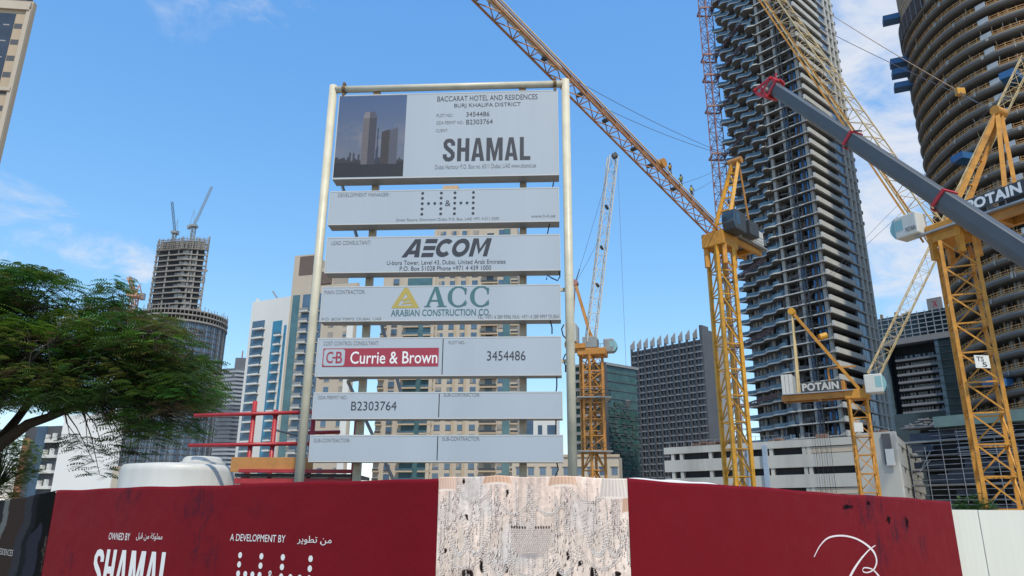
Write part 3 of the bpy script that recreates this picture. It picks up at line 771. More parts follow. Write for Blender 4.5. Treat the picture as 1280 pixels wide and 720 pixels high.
def arc_band(cx, cy, ro, ri, a0, a1, ax=1.0, n=18, thin=None):
    out = []
    for i in range(n):
        t0 = rad(a0+(a1-a0)*i/n); t1 = rad(a0+(a1-a0)*(i+1)/n)
        def w(t): return ri if thin is None else ri+(ro*.86-ri)*(abs(math.sin(t))**2)*thin
        r0, r1 = w(t0), w(t1)
        out.append([(cx+ax*r0*math.cos(t0), cy+r0*math.sin(t0)), (cx+ax*ro*math.cos(t0), cy+ro*math.sin(t0)), (cx+ax*ro*math.cos(t1), cy+ro*math.sin(t1)), (cx+ax*r1*math.cos(t1), cy+r1*math.sin(t1))])
    return out
SH = .055
def slant(polys): return [[(x+SH*(y-.5), y) for x, y in p] for p in polys]
A_ = [[(0, 0), (.055, 0), (.135, 1), (.105, 1)], [(.105, 1), (.135, 1), (.16, 1), (.215, 0), (.16, 0), (.122, .72)], [(.055, .2), (.06, .38), (.165, .38), (.165, .2)]]
A_ = [[(-.005, 0), (.055, 0), (.128, .78), (.128, 1), (.095, 1)], [(.128, 1), (.128, .78), (.145, 0), (.205, 0), (.165, 1)], [(.062, .17), (.066, .37), (.15, .37), (.15, .17)]]
E_ = [[(.225, y), (.365, y), (.365, y+.23), (.225, y+.23)] for y in (0, .385, .77)]
C_ = arc_band(.475, .5, .5, .26, 45, 315, .2)
O_ = arc_band(.665, .5, .5, .26, 0, 360, .2, 24)
M_g = [[(.785, 0), (.835, 0), (.835, 1), (.785, 1)], [(.95, 0), (1.0, 0), (1.0, 1), (.95, 1)], [(.835, 1), (.835, .72), (.8925, .12), (.8925, .42), (.845, 1)], [(.95, 1), (.94, 1), (.8925, .42), (.8925, .12), (.95, .72)]]
word(PS, [slant(q) for q in (A_, E_, C_, O_, M_g)], 506, 299, 612, 321.5, LO, M_ink, PAN[2][0])
lettering(3, [('MAIN CONTRACTOR:', 406, 363, 457, 368), ('P.O. BOX 73973, DUBAI, UAE', 403, 397.5, 477, 402), ('TEL: +971 4 289 9996 FAX: +971 4 289 9997 DUBAI', 597, 394, 699, 399)], M_ink2)
lettering(3, [('ARABIAN CONSTRUCTION CO.', 489, 387, 613, 395.3, dict(offset=.012))], M_teal)
sA = [[(0, 0), (.10, 0), (.10, .06), (0, .06)], [(.03, .06), (.075, .06), (.165, .8), (.165, 1), (.15, 1)], [(.165, 1), (.165, .8), (.225, .06), (.31, .06), (.205, 1)], [(.20, 0), (.345, 0), (.345, .06), (.20, .06)], [(.085, .27), (.10, .35), (.235, .35), (.25, .27)]]
sC1 = arc_band(.525, .5, .51, .30, 38, 322, .33, 22, thin=1.0)+[[(.62, .62), (.645, .62), (.645, .92), (.62, .92)], [(.62, .08), (.645, .08), (.645, .34), (.635, .34)]]
sC2 = [[(x+.345, y) for x, y in p] for p in sC1]
word(PS, [sA, sC1, sC2], 531, 358.5, 612, 384, LO, M_teal, PAN[3][0])
tri = [[(0, 0), (.16, 0), (.58, .86), (.50, 1), (.44, 1)], [(.44, 1), (.56, 1), (1, 0), (.80, 0), (.50, .72)], [(.22, .12), (.74, .12), (.80, 0), (.16, 0)], [(.36, .40), (.60, .56), (.66, .42), (.44, .30)], [(.44, .26), (.70, .33), (.74, .22), (.34, .18)]]
word(PS, [tri], 490, 360, 525, 385.5, LO, M_gold, PAN[3][0], name='triangular_emblem')
lettering(4, [('COST CONTROL CONSULTANT:', 405, 427, 474, 432), ('PLOT NO.:', 561, 426.5, 582, 430.5)], M_ink2)
lettering(4, [('3454486', 609, 439, 657, 451)], M_ink)
mb = MB(); a = PS.uv(404, 447); b = PS.uv(548.5, 447); zt_ = PS.uv(476, 435.5)[1]; zb2 = PS.uv(476, 458.5)[1]
mb.fbox(PS, a[0], b[0], zb2, zt_, OF+.007, OF+.012); lg = mb.build('logo_plate', M_crim, PAN[4][0])
mb = MB(); a1 = PS.uv(405.2, 447)[0]; b1 = PS.uv(431.5, 447)[0]; e = .02
rr_ = []; rc = .05
for cxx, czz, t0 in ((b1-rc, zt_-e-rc, 0), (a1+rc, zt_-e-rc, 90), (a1+rc, zb2+e+rc, 180), (b1-rc, zb2+e+rc, 270)):
    for q in range(5): t = rad(t0+22.5*q); rr_.append(PS.pt(cxx+rc*math.cos(t), czz+rc*math.sin(t), OF+.0155))
mb.add(rr_, [tuple(range(len(rr_)))]); mb.build('logo_badge', M_panel, PAN[4][0])
def lett(k, body, x0, y0, x1, y1, o, m, **kw):
    mb = MB(); pix_text(mb, PS, body, x0, y0, x1, y1, o, **kw); return mb.build('lettering', m, PAN[k][0])
lett(4, 'C', 408.5, 440, 417, 454.5, OF+.019, M_crim, offset=.01); lett(4, 'B', 420.5, 440, 428.5, 454.5, OF+.019, M_crim, offset=.01); lett(4, '-', 416, 446.5, 421.5, 448.5, OF+.0195, M_crim)
lett(4, 'Currie & Brown', 438.5, 439.5, 547, 455, OF+.016, M_white, offset=.008)
lettering(5, [('DDA PERMIT NO.:', 398, 494.8, 435, 499.3), ('SUB-CONTRACTOR:', 555, 491.5, 600, 496)], M_ink2)
lettering(5, [('B2303764', 439.5, 502, 496, 513.3)], M_ink)
lettering(6, [('SUB-CONTRACTOR:', 393, 548.3, 438, 553), ('SUB-CONTRACTOR:', 553, 546.3, 600, 551)], M_ink2)
for k, xd in ((4, 553.5), (5, 549), (6, 547)):
    p, z0, z1 = PAN[k]; u = PS.uv(xd, sum(PANEL_Z[k])/2)[0]
    MB().fbox(PS, u-.010, u+.010, z0+.03, z1-.03, OF+.0065, OF+.0085).build('divider', M_ink, p)
# rendering of the towers printed on the top board
p0, z0, z1 = PAN[0]
mpr = bpy.data.materials.new('dusk_print'); mpr.use_nodes = True; t = mpr.node_tree; bs = t.nodes['Principled BSDF']; bs.inputs['Roughness'].default_value = .45
a_ = N(t, 'ShaderNodeAttribute', attribute_name='Col'); t.links.new(a_.outputs['Color'], bs.inputs['Base Color'])
pu0, pu1 = ul+.03, PS.uv(506.5, 170)[0]; pz0, pz1 = z0+.04, z1-.03
nx, nz = 110, 130
V, Fc, Cc = [], [], []
rs = np.random.default_rng(4); skyl = [.19+.05*rs.random()+(.06 if rs.random() > .85 else 0) for _ in range(40)]
cl = rs.random((14, 14))
for j in range(nz+1):
    for i in range(nx+1):
        x, y = i/nx, j/nz
        V.append(PS.pt(pu0+(pu1-pu0)*x, pz0+(pz1-pz0)*y, OF+.009))
        c = np.array((.40, .40, .43))*(1-y)+np.array((.24, .31, .44))*y
        ci = cl[int(y*20) % 14, int(x*6) % 14]; xf = .5+.5*math.sin(x*9+y*4+3*ci)
        c = c+(np.array((.50, .46, .46))-c)*max(0, .55-abs(y-.48)*2.4)*xf*.9
        if y < skyl[int(x*39)]: c = np.array((.17, .165, .18))*(1+.25*rs.random())
        if y < .17: c = np.array((.12, .115, .125))*(1+.4*rs.random())
        if abs(x-.475) < .10-.025*(y > .76) and .15 < y < .80: c = np.array((.33, .31, .32) if x < .47 else (.21, .205, .235))*(1+.10*math.sin(x*330)+.10*math.sin(y*260)+.12*rs.random()+.25*(y > .72))
        if abs(x-.605) < .018*(1-(y-.2)*1.6) and .15 < y < .60: c = np.array((.17, .19, .25))
        if .66 < x < .78 and .15 < y < .545+.03*(x-.66)/.12: c = np.array((.20, .18, .18))*(1+.25*math.sin(y*190)*.4+.1*rs.random())
        if .78 <= x < .90 and .15 < y < .56+.04*(x-.78)/.12: c = np.array((.28, .28, .32))*(1+.15*math.sin(x*300)*.4)
        Cc.extend([*lin(np.clip(c*1.12, 0, 1)), 1])
for j in range(nz):
    for i in range(nx):
        q = j*(nx+1)+i; Fc.append((q, q+1, q+nx+2, q+nx+1))
po = MB().add(V, Fc).build('printed_picture', mpr, p0, label='printed dusk picture of two tall towers')
po.data.color_attributes.new('Col', 'FLOAT_COLOR', 'POINT').data.foreach_set('color', Cc)
# loose black cables at the right side
for pts in ([(692, 225), (691, 231), (691, 238)], [(687, 278), (685.5, 284), (684, 292)], [(683, 348), (684, 342), (690, 346), (697, 349), (700, 344), (699, 338)], [(688, 400), (690, 408), (690, 416)],
            [(705, 404), (702, 410), (704, 418), (708, 422)], [(707, 441), (704, 448), (707, 456), (707, 464)], [(696, 470), (696, 482), (695, 490)], [(695, 524), (695, 545)], [(696, 578), (698, 586), (693, 598)]):
    P3 = [PS.pt(*PS.uv(x, y), -.10) for x, y in pts]
    MB().path(P3, .014, 6).build('loose_cable', M_cable, sg)
for y in (360, 450): 
    zz_ = PS.uv(712, y)[1]; MB().fbox(PS, ur-.05, PS.L-RP*.5, zz_-.035, zz_+.035, -.16, -.09).build('side_bracket', M_cream, sg)

# ================================================================== WATER TANK
c = at(228, 600, 18.8); tr_ = 1.42; ztk = zat(228, 579.0, (c.x, 17.5))
tank = thing('water_tank', 'white cylindrical plastic water tank with a raised lid behind the hoarding', 'tank', (c.x, c.y, 0))
prof = [(tr_*.98, 0), (tr_, .05)]
for k in range(6): z = .35+k*.38; prof += [(tr_, z-.05), (tr_+.025, z), (tr_, z+.05)]
prof += [(tr_, ztk-.16), (tr_*.985, ztk-.06), (tr_*.95, ztk), (tr_*.6, ztk+.05), (.1, ztk+.07)]
MB().lathe((c.x, c.y, 0), [q for q in prof if q[1] <= ztk+.08], 48).build('tank_body', M_tank, tank, smooth=True)
lx = at(252, 570, 18.5).x
MB().lathe((lx, 18.6, ztk-.02), [(.52, 0), (.54, .05), (.54, .1), (.47, .12), (.44, .2), (.38, .24), (.1, .26)], 32).build('lid', M_tank, tank, smooth=False)
MB().path([(c.x+tr_+.16, c.y-.3, 0), (c.x+tr_+.16, c.y-.3, ztk-.3), (c.x+tr_+.1, c.y-.25, ztk-.18), (c.x+tr_-.12, c.y-.2, ztk-.16)], .035, 8).build('inlet_pipe', M_greysteel, tank, smooth=True)

# ================================================================== RED WORK PLATFORM
YP = 17.6
plat = thing('work_platform', 'red pipe railing and orange toe board of a work platform behind the sign', 'scaffold', (at(315, 600, YP).x, YP, 0))
def rail(x0, y0, x1, y1, Y=YP, r=.045, name='rail', m=M_redsteel):
    MB().tube(at(x0, y0, Y), at(x1, y1, Y), r, n=12).build(name, m, plat, smooth=True)
rail(243, 519.5, 376, 515.5); rail(376, 515.3, 448, 513.5); rail(236, 557, 376, 554.5); rail(376, 554.3, 450, 552.8)
rail(384, 541, 425, 540, YP+.6)
for x, yt in ((318, 501), (344, 512), (392, 512), (446, 514)):
    P = at(x, yt, YP+.02); MB().tube((P.x, YP+.08, 0), (P.x, YP+.08, P.z), .055, n=12).build('upright', M_redsteel, plat, smooth=True)
    for y in (516.5, 555):
        q = at(x, y, YP); MB().tube((P.x, YP+.08, q.z-.05), (P.x, YP+.08, q.z+.05), .075, n=12).build('coupler', M_redsteel, plat)
a = at(288, 590, YP-.3); b = at(392, 572, YP-.3)
MB().box(a.x, b.x, YP-.34, YP-.29, a.z, b.z).build('toe_board', M_wood, plat, bevel=.006)
a2 = at(300, 600, YP-.3); 
MB().box(a.x+.1, b.x+1.0, YP-.28, YP+1.4, a.z-.10, a.z-.03).build('deck', M_darksteel, plat)
MB().box(a.x+.25, b.x+1.0, YP-.5, YP-.35, a.z-.02, a.z+.06).build('beam', M_redsteel, plat, bevel=.006)
MB().box(a.x+.15, b.x+1.0, YP-.42, YP-.27, a.z-.26, a.z-.14).build('beam', M_redsteel, plat, bevel=.006)
for x in (a.x+.3, b.x+.4): MB().box(x-.06, x+.06, YP-.22, YP-.10, 0, a.z-.11).build('leg', M_redsteel, plat)
MB().tube(at(338, 536, YP+.3), at(376, 545, YP+.3), .03, n=8).build('brace_tube', M_greysteel, plat, smooth=True)
# ================================================================== BUILDINGS
def plan(pxK, pyK, Y, dl_, pL, dr_, pR):
    """near corner seen at a pixel and distance, faces running along dl_ / dr_ until the pixels pL / pR"""
    K = Vector((bear(pxK, pyK)*Y, Y)); dl_ = Vector(dl_).normalized(); dr_ = Vector(dr_).normalized()
    Lc = K+dl_*along(K, dl_, bear(*pL)); Rc = K+dr_*along(K, dr_, bear(*pR))
    return K, Lc, Rc, Lc+Rc-K
def ringz(mb, K, L, R, Bk, z0, z1, ins=0.0):
    c = (K+L+R+Bk)/4
    def q(p): d = p-c; return c+d*(1-ins/d.length)
    return mb.prism([q(L), q(K), q(R), q(Bk)], z0, z1)
def windows_grid(fr, mbs, s0, s1, z0, z1, cw, ch, ww, wh, rnd, p=1.0, depth=.0, frame=.0):
    nx = max(1, int((s1-s0)/cw)); nz = max(1, int((z1-z0)/ch)); cw = (s1-s0)/nx; ch = (z1-z0)/nz
    for i in range(nx):
        for j in range(nz):
            if rnd.random() > p: continue
            a = s0+cw*i+(cw-ww)/2; b = z0+ch*j+(ch-wh)/2
            mbs[0].fbox(fr, a, a+ww, b, b+wh, -.05, .03)
            if len(mbs) > 2 and rnd.random() < .45:
                e_ = ww*rnd.choice((.35, .5, .95)); mbs[2].fbox(fr, a+.03, a+e_, b+wh*rnd.choice((.03, .03, .4)), b+wh-.03, .0, .05)
            if len(mbs) > 1:
                mbs[1].fbox(fr, a-.1, a+ww+.1, b-.12, b-.001, -.05, .10)

# ---------------------------------------------------------------- wavy tower under construction
K, Lc, Rc, Bc = plan(1054, 529, 180, (-.857, 1), (941, 530), (1.14, 1), (1111, 530))
tw = thing('wavy_tower', 'tall tower under construction with zigzag balconies and grey white balcony bands', 'tower', (K.x, K.y, 0))
dq = Vector((-.857, 1)).normalized(); Q = K+dq*along(K, dq, bear(998, 530))
dl2 = Vector((-.33, 1)).normalized(); L2c = Q+dl2*along(Q, dl2, bear(942, 530))
FB = Plane(Q, K); FA_ = Plane(L2c, Q); FR = Plane(K, Rc); LB, LA, LR = FB.L, FA_.L, FR.L
FH = 3.42; NF = 50; ZB = zat(1054, 545, (K.x, K.y)); HT = ZB+FH*NF
poly = [L2c, Q, K, Rc, Rc+(L2c-K)*.8]; c0 = sum(poly, Vector((0, 0)))/5
def insp(p, e): d = p-c0; return c0+d*(1-e/d.length)
MB().prism([insp(p, 3.6) for p in poly], 0, HT).build('core', M_dark, tw)
rnd = random.Random(12)
gl, inf, drk, frm_ = MB(), MB(), MB(), MB()
for k in range(NF):
    z = ZB+k*FH
    for fr, Lx_, zone in ((FA_, LA, 0), (FB, LB, 1)):
        s = .3
        while s < Lx_-.4:
            w = rnd.uniform(1.0, 2.4); e = min(s+w, Lx_-.2); t = rnd.random()
            if zone == 0:
                (gl if t < .62 else inf if t < .80 else drk).fbox(fr, s, e, z+.42, z+FH-.02, -2.6, -1.5-(.6 if t < .25 else 0))
                if t < .5: frm_.fbox(fr, e, e+.16, z+.42, z+FH-.02, -2.5, -1.35)
            elif t < .35: inf.fbox(fr, s, e, z+.42, z+FH*(.5 if t < .1 else .995), -2.6, -2.0)
            s += w+rnd.choice((.17, .2, .7))
gl.build('glazing', M_bglass, tw, kind='stuff'); inf.build('infill_wall', M_concd, tw, kind='stuff'); drk.build('opening', M_dark, tw, kind='stuff'); frm_.build('window_frame', M_concl, tw, kind='stuff')
def zig(s, k):
    up_ = min(1.0, max(0, k-6)/18)
    a = .40+up_*.75
    x = (s/(5.6+1.2*up_)+.5*up_*(k % 2)+.018*k+.05*math.sin(k*1.7)) % 1.0
    tri_ = abs(2*x-1)
    sharp = .5-.22*min(1, k/30)
    sq = min(1, max(0, (tri_-.5+sharp)/(2*sharp)))
    sq = sq if k > 22 else sq*sq*(3-2*sq)
    return a*(sq*2-1)+.75
def strip(fr, outer, z, th, back):
    m = len(outer); V = []
    for zz_ in (z, z+th):
        V += [fr.pt(s_, zz_, o_) for s_, o_ in outer]
    for zz_ in (z, z+th):
        V += [fr.pt(s_, zz_, back) for s_, o_ in outer]
    fs = []
    for i in range(m-1): fs += [(i, i+1, m+i+1, m+i), (i+1, i, 2*m+i, 2*m+i+1), (m+i, m+i+1, 3*m+i+1, 3*m+i)]
    fs += [(0, m, 3*m, 2*m), (m-1, 3*m-1, 4*m-1, 2*m-1)]
    return V, fs
th = .36
M_soff = mat('raw_shaded_soffit', (.17, .17, .17), .85, var=.25, scale=.4)  # bare concrete, colour darkened further to carry the shade under the slabs
for k in range(NF+1):
    z = ZB+k*FH
    outer = [(s_, zig(s_, k)) for s_ in np.linspace(-.6, LA+.1, 60)]
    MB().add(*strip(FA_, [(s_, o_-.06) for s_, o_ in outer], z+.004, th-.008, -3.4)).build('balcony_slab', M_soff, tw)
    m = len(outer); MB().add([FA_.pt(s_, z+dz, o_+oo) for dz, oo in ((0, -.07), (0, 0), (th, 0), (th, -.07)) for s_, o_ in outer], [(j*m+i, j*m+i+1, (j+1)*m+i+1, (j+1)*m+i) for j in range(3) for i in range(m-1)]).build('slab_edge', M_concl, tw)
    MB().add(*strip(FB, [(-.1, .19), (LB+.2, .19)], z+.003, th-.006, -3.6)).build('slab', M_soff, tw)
    MB().fbox(FB, -.1, LB+.2, z+.08, z+th, .195, .26).build('slab_edge', M_concl, tw)
    if k == NF: break
    pr = [q for q in outer if q[0] <= LA-.3]; m = len(pr)
    rv = [FA_.pt(s_, z+dz, o_-.09) for dz in (th+.02, th+.9) for s_, o_ in pr]
    MB().add(rv, [(i, i+1, m+i+1, m+i) for i in range(m-1)]).build('railing', M_rail, tw)
for s_ in (.5, LB*.42, LB-.7): MB().fbox(FB, s_-.42, s_+.42, 0, HT, -1.3, -.4).build('column', M_conc, tw)
for s_ in (LA*.2, LA*.55): MB().fbox(FA_, s_-.4, s_+.4, 0, HT, -2.9, -1.3).build('column', M_conc, tw)
cl_ = MB()
for k in range(NF):
    z = ZB+k*FH+.42
    for q in range(10):
        s_ = rnd.uniform(.5, LB-1); cl_.bar(FB.pt(s_, z, rnd.uniform(-1.6, .1)), FB.pt(s_+rnd.uniform(-.2, .2), z+FH-.43, rnd.uniform(-1.6, .1)), .09)
    for q in range(5):
        s_ = rnd.uniform(.3, LB-4); cl_.bar(FB.pt(s_, z+rnd.uniform(.5, 1.4), .05), FB.pt(s_+rnd.uniform(2, 4), z+rnd.uniform(.5, 1.4), .05), .08)
    for q in range(4):
        s_ = rnd.uniform(.8, LB-3); cl_.fbox(FB, s_, s_+rnd.uniform(.6, 2), z, z+rnd.uniform(.4, 1.8), -1.4, -.8)
cl_.build('site_clutter', mat('site_clutter', (.10, .10, .105), .8, var=.5, scale=.9), tw, kind='stuff')
for k in range(31):
    z = ZB+k*FH
    MB().fbox(FB, LB-3.1, LB-1.3, z+.7, z+2.7+rnd.uniform(-.3, .3), -.25, -.12).build('blue_sheet', M_tarp, tw)
    if rnd.random() < .75: MB().fbox(FB, LB-6.4, LB-6.4+rnd.uniform(.8, 1.6), z+.5, z+FH*.9, -.5, -.35).build('blue_sheet', mat('navy_sheeting', (.02, .06, .13), .5, var=.4, scale=.7), tw)
MB().fbox(FB, LB*.35, LB*.35+2.6, ZB-FH*.72, ZB-FH*.2, -.6, -.4).build('green_net', mat('green_net', (.10, .30, .03), .7, var=.3, scale=1), tw)
for s_ in (LB-4.6, LB-5.5):
    h = MB(); h.fbox(FB, s_-.10, s_+.10, 10, HT, .3, .5)
    for k in range(int((HT-12)/1.5)): h.fbox(FB, s_, s_+.5, 11+k*1.5, 11.08+k*1.5, .34, .46)
    h.build('guide_rail', M_darksteel, tw)
# right face: balcony bands, glass and end frame
SB_, SG = LR*.60, LR*.80
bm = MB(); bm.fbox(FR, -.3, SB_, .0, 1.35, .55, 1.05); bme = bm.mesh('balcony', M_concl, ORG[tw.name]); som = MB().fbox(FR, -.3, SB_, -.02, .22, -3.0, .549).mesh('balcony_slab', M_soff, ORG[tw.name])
dm = MB(); dm.fbox(FR, 0, SG, .3, FH-.03, -2.6, -1.6); dme = dm.mesh('recess', M_dark, ORG[tw.name])
gm = MB()
for q in range(3): gm.fbox(FR, SB_+.1+(SG-SB_)/3*q, SB_+(SG-SB_)/3*(q+1)-.05, .32, FH-.02, -.4, .35)
gme = gm.mesh('window', mat('pale_blue_glass', (.16, .21, .31), .10, var=.25, scale=.2, spec=.7), ORG[tw.name])
sm = MB(); sm.fbox(FR, SB_, LR+.5, -.03, .31, -3.2, .85); sme = sm.mesh('slab', M_concl, ORG[tw.name])
for k in range(NF):
    z = ZB+k*FH
    for nme, me in (('balcony', bme), ('balcony_slab', som), ('window', gme), ('slab', sme), ('recess', dme)):
        link(nme, me, tw, loc=(0, 0, z))
for s_ in (SG+.2, (SG+LR)/2+.3, LR+.2):
    MB().fbox(FR, s_-.45, s_+.45, 0, HT, -2.5, .80).build('pier', M_concl, tw)
dk = MB(); dk.fbox(FR, SG, LR, 0, HT, -3.2, -1.2); dk.build('recess', M_dark, tw)
# small protruding items on the far right edge
for k in range(18, NF): 
    z = ZB+k*FH; p = FR.pt(LR+.7, z+1.2, .2)
    MB().bar(p, p+Vector((1.0, .5, 0)), .5, 1.0).build('edge_fitting', M_concd, tw)

# ---------------------------------------------------------------- hoist mast tied to the wavy tower
def lattice(L, w, h, chord, brace, tri=False, bays=1):
    """one section along +X, length L, section w (Y) by h (Z), centred"""
    mb = MB(); b = L/bays
    cs = [(-w/2, -h/2), (w/2, -h/2), (0, h/2)] if tri else [(-w/2, -h/2), (w/2, -h/2), (w/2, h/2), (-w/2, h/2)]
    for y, z in cs: mb.bar((0, y, z), (L, y, z), chord)
    n = len(cs)
    for q in range(bays):
        for i in range(n):
            a, c = cs[i], cs[(i+1) % n]
            x0, x1 = q*b, (q+1)*b
            mb.bar((x0, *a), (x0, *c), brace)
            if (i+q) % 2: mb.bar((x0, *a), (x1, *c), brace)
            else: mb.bar((x1, *a), (x0, *c), brace)
    return mb
def run(root, name, P, Q, w, h, bay, chord, brace, m, tri=False, bays=1, upv=None, side=None):
    P, Q = Vector(P), Vector(Q); d = Q-P; n = max(1, round(d.length/bay)); L = d.length/n; d.normalize()
    if side is None and abs(d.z) > .99: side = (1, 0, 0)
    if side is not None:
        y = (Vector(side)-d*Vector(side).dot(d)).normalized()
    else:
        upv = upv or Vector((0, 0, 1)); y = Vector(upv).cross(d).normalized()
    z = d.cross(y).normalized()
    me = lattice(L, w, h, chord, brace, tri, bays).mesh(name, m)
    R = Matrix(((d.x, y.x, z.x, 0), (d.y, y.y, z.y, 0), (d.z, y.z, z.z, 0), (0, 0, 0, 1)))
    R2 = Matrix(((d.x, -y.x, -z.x, 0), (d.y, -y.y, -z.y, 0), (d.z, -y.z, -z.z, 0), (0, 0, 0, 1)))
    for i in range(n):
        link(name, me, root, mtx=Matrix.Translation(rel(root, P+d*L*i)) @ (R if (i % 2 == 0 or tri) else R2))
YH = L2c.y+3.0
hb = bear(898, 200)*YH
hm = thing('climbing_mast', 'red brown lattice mast tied to the left side of the wavy tower', 'crane mast', (hb, YH, 0))
run(hm, 'mast_section', (hb, YH, 0), (hb, YH, zat(880, -60, (hb, YH))), 3.0, 3.0, 6.4, .24, .14, M_hoist, bays=2, side=(.86, .5, 0))
for py_ in (15, 73, 98, 137, 196, 350, 432, 507):
    z = zat(890, py_, (hb, YH)); cg = MB()
    for a, b in (((-2.3, -2.3), (2.3, -2.3)), ((2.3, -2.3), (2.3, 2.3)), ((2.3, 2.3), (-2.3, 2.3)), ((-2.3, 2.3), (-2.3, -2.3))): cg.bar((hb+a[0], YH+a[1], z), (hb+b[0], YH+b[1], z), .35, .5)
    cg.build('collar', M_hoist, hm)
    e = FA_.pt(LA*.80, z+.4, 2.2); e2 = FA_.pt(LA*.35, z-.6, 1.9)
    run(hm, 'tie_beam', (hb+1.4, YH, z), e, .8, .8, 3, .16, .10, mat('tie_dark', (.12, .07, .07), .6, var=.3))
    MB().bar((hb+1.0, YH+1, z-.2), e2, .22).build('tie_bar', mat('tie_dark', (.12, .07, .07)), hm)

# ---------------------------------------------------------------- curved tower under construction (right)
YC, RC = 152.0, 31.0
bt = bear(1150, 200); al = math.atan(bt); dist_t = None
# centre so that the left tangent has bearing al
def ctr(Yc): return math.tan(al)*Yc+RC/math.cos(al)
XC = ctr(YC)
ct = thing('curved_tower', 'dark curved tower under construction with stacked wavy floor edges and orange guard rails', 'tower', (XC, YC, 0))
def rr(phi): return RC*(1+.030*math.cos(3*(phi-rad(198)))+.012*math.cos(7*(phi-rad(205))))
def tangent_z(py): # height at the tangent point
    Yt = YC+RC*math.sin(al); 
    return None
Pt = Vector((XC-RC*math.cos(al), YC+RC*math.sin(al)))
ZT = zat(1122, 72, Pt)
FC = 3.75
zc0 = ZT-FC*32
NS = 120
def ringmesh(prof, a0=0, a1=360, n=NS, dr=0.0):
    vs_, fs = [], []; m = len(prof); closed = (a1-a0) >= 360
    cnt = n if closed else n+1
    for k in range(cnt):
        ph = rad(a0+(a1-a0)*k/n); r = rr(ph)+dr
        for o_, z in prof: vs_.append((XC+(r+o_)*math.cos(ph), YC+(r+o_)*math.sin(ph), z))
    for k in range(n):
        k2 = (k+1) % cnt
        for i in range(m-1): fs.append((k*m+i, k2*m+i, k2*m+i+1, k*m+i+1))
    return vs_, fs
MB().add(*ringmesh([(-4.2, 0), (-4.2, ZT)])).build('inner_wall', mat('brown_inner_wall', (.085, .058, .04), .9, var=.5, scale=.35), ct)
slab_me = MB().add(*ringmesh([(-5, -.05), (-.9, -.05), (-.25, .12), (.0, .45), (.05, .75), (-.2, .82), (-.22, 1.12), (-.42, 1.2), (-5, 1.2)])).mesh('slab', M_slab, ORG[ct.name], smooth=False)
slab_highlight_me = MB().add(*ringmesh([(-.26, .80), (-.10, .80), (-.10, .98), (-.26, .98)])).mesh('slab_edge', mat('slab_edge_highlight', (.22, .225, .23), .6, var=.25, scale=.3), ORG[ct.name])  # lighter grey ring paints the highlight along each slab edge
plank_me = MB().add(*ringmesh([(-.50, 1.21), (-.44, 1.21), (-.44, 1.52), (-.50, 1.52), (-.50, 1.21)])).mesh('edge_plank', mat('edge_plank', (.40, .24, .11), .75, var=.4, scale=.5), ORG[ct.name])
rl = MB()
for zz_ in (1.75, 2.25):
    rl.add(*ringmesh([(-.62, zz_), (-.52, zz_), (-.52, zz_+.1), (-.62, zz_+.1), (-.62, zz_)], 120, 300, 90))
for k in range(60):
    ph = rad(120+3*k); r = rr(ph)-.57; p = (XC+r*math.cos(ph), YC+r*math.sin(ph)); rl.bar((*p, 1.2), (*p, 2.55), .08)
rail_me = rl.mesh('guard_rail', M_orail, ORG[ct.name])
wl = MB(); rnd = random.Random(5)
for k in range(90):
    ph = rad(130+k*1.6); r = rr(ph)-2.6
    if rnd.random() < .5:
        p = Vector((XC+r*math.cos(ph), YC+r*math.sin(ph), 0)); wl.bar(p+Vector((0, 0, 1.2)), p+Vector((0, 0, FC-.05)), rnd.choice((.12, .12, .2, .6)))
post_me = wl.mesh('prop', M_greysteel, ORG[ct.name])
for k in range(33):
    z = zc0+FC*k
    sp_ = 1 if k > 7 else (1.0)
    link('edge_plank', plank_me, ct, loc=(0, 0, z)); link('slab', slab_me, ct, loc=(0, 0, z)); link('slab_edge', slab_highlight_me, ct, loc=(0, 0, z))  # slab_edge here is the lighter ring that paints the edge highlight
    if k < 32: link('guard_rail', rail_me, ct, loc=(0, 0, z)); 
    if k < 32: link('prop', post_me, ct, loc=(0, 0, z), kind='stuff')
rx_ = random.Random(77)
M_tan = mat('tan_timber', (.34, .23, .12), .8, var=.35, scale=.6)
for k in range(32):
    q, q2 = MB(), MB(); z = zc0+FC*k
    for n_ in range(26):
        a0 = rx_.uniform(150, 262); w = rx_.uniform(.4, 2.2); ph = rad(a0); dz = rx_.uniform(1.2, 1.5)
        t_ = rx_.random(); tgt = q if t_ < .6 else q2
        if t_ < .35: v_, f_ = ringmesh([(-1.6, dz), (-.75, dz), (-.75, dz+rx_.uniform(.2, 1.3)), (-1.6, dz+.2)], a0, a0+w, 2)
        elif t_ < .75:
            r_ = rr(ph)-rx_.uniform(.6, 2); p_ = Vector((XC+r_*math.cos(ph), YC+r_*math.sin(ph), 0)); tgt.bar(p_+Vector((0, 0, 1.2)), p_+Vector((rx_.uniform(-.5, .5), rx_.uniform(-.5, .5), FC-.1)), .12); continue
        else: v_, f_ = ringmesh([(-.1, .3), (.12, .3), (.12, rx_.uniform(.9, 1.5)), (-.1, .9)], a0, a0+w*.7, 2)
        tgt.add(v_, f_)
    for b_, m_ in ((q, M_tan), (q2, M_conc)):
        b_.v = [(x, y, zz_+z) for x, y, zz_ in b_.v]; b_.build('edge_material', m_, ct, kind='stuff')
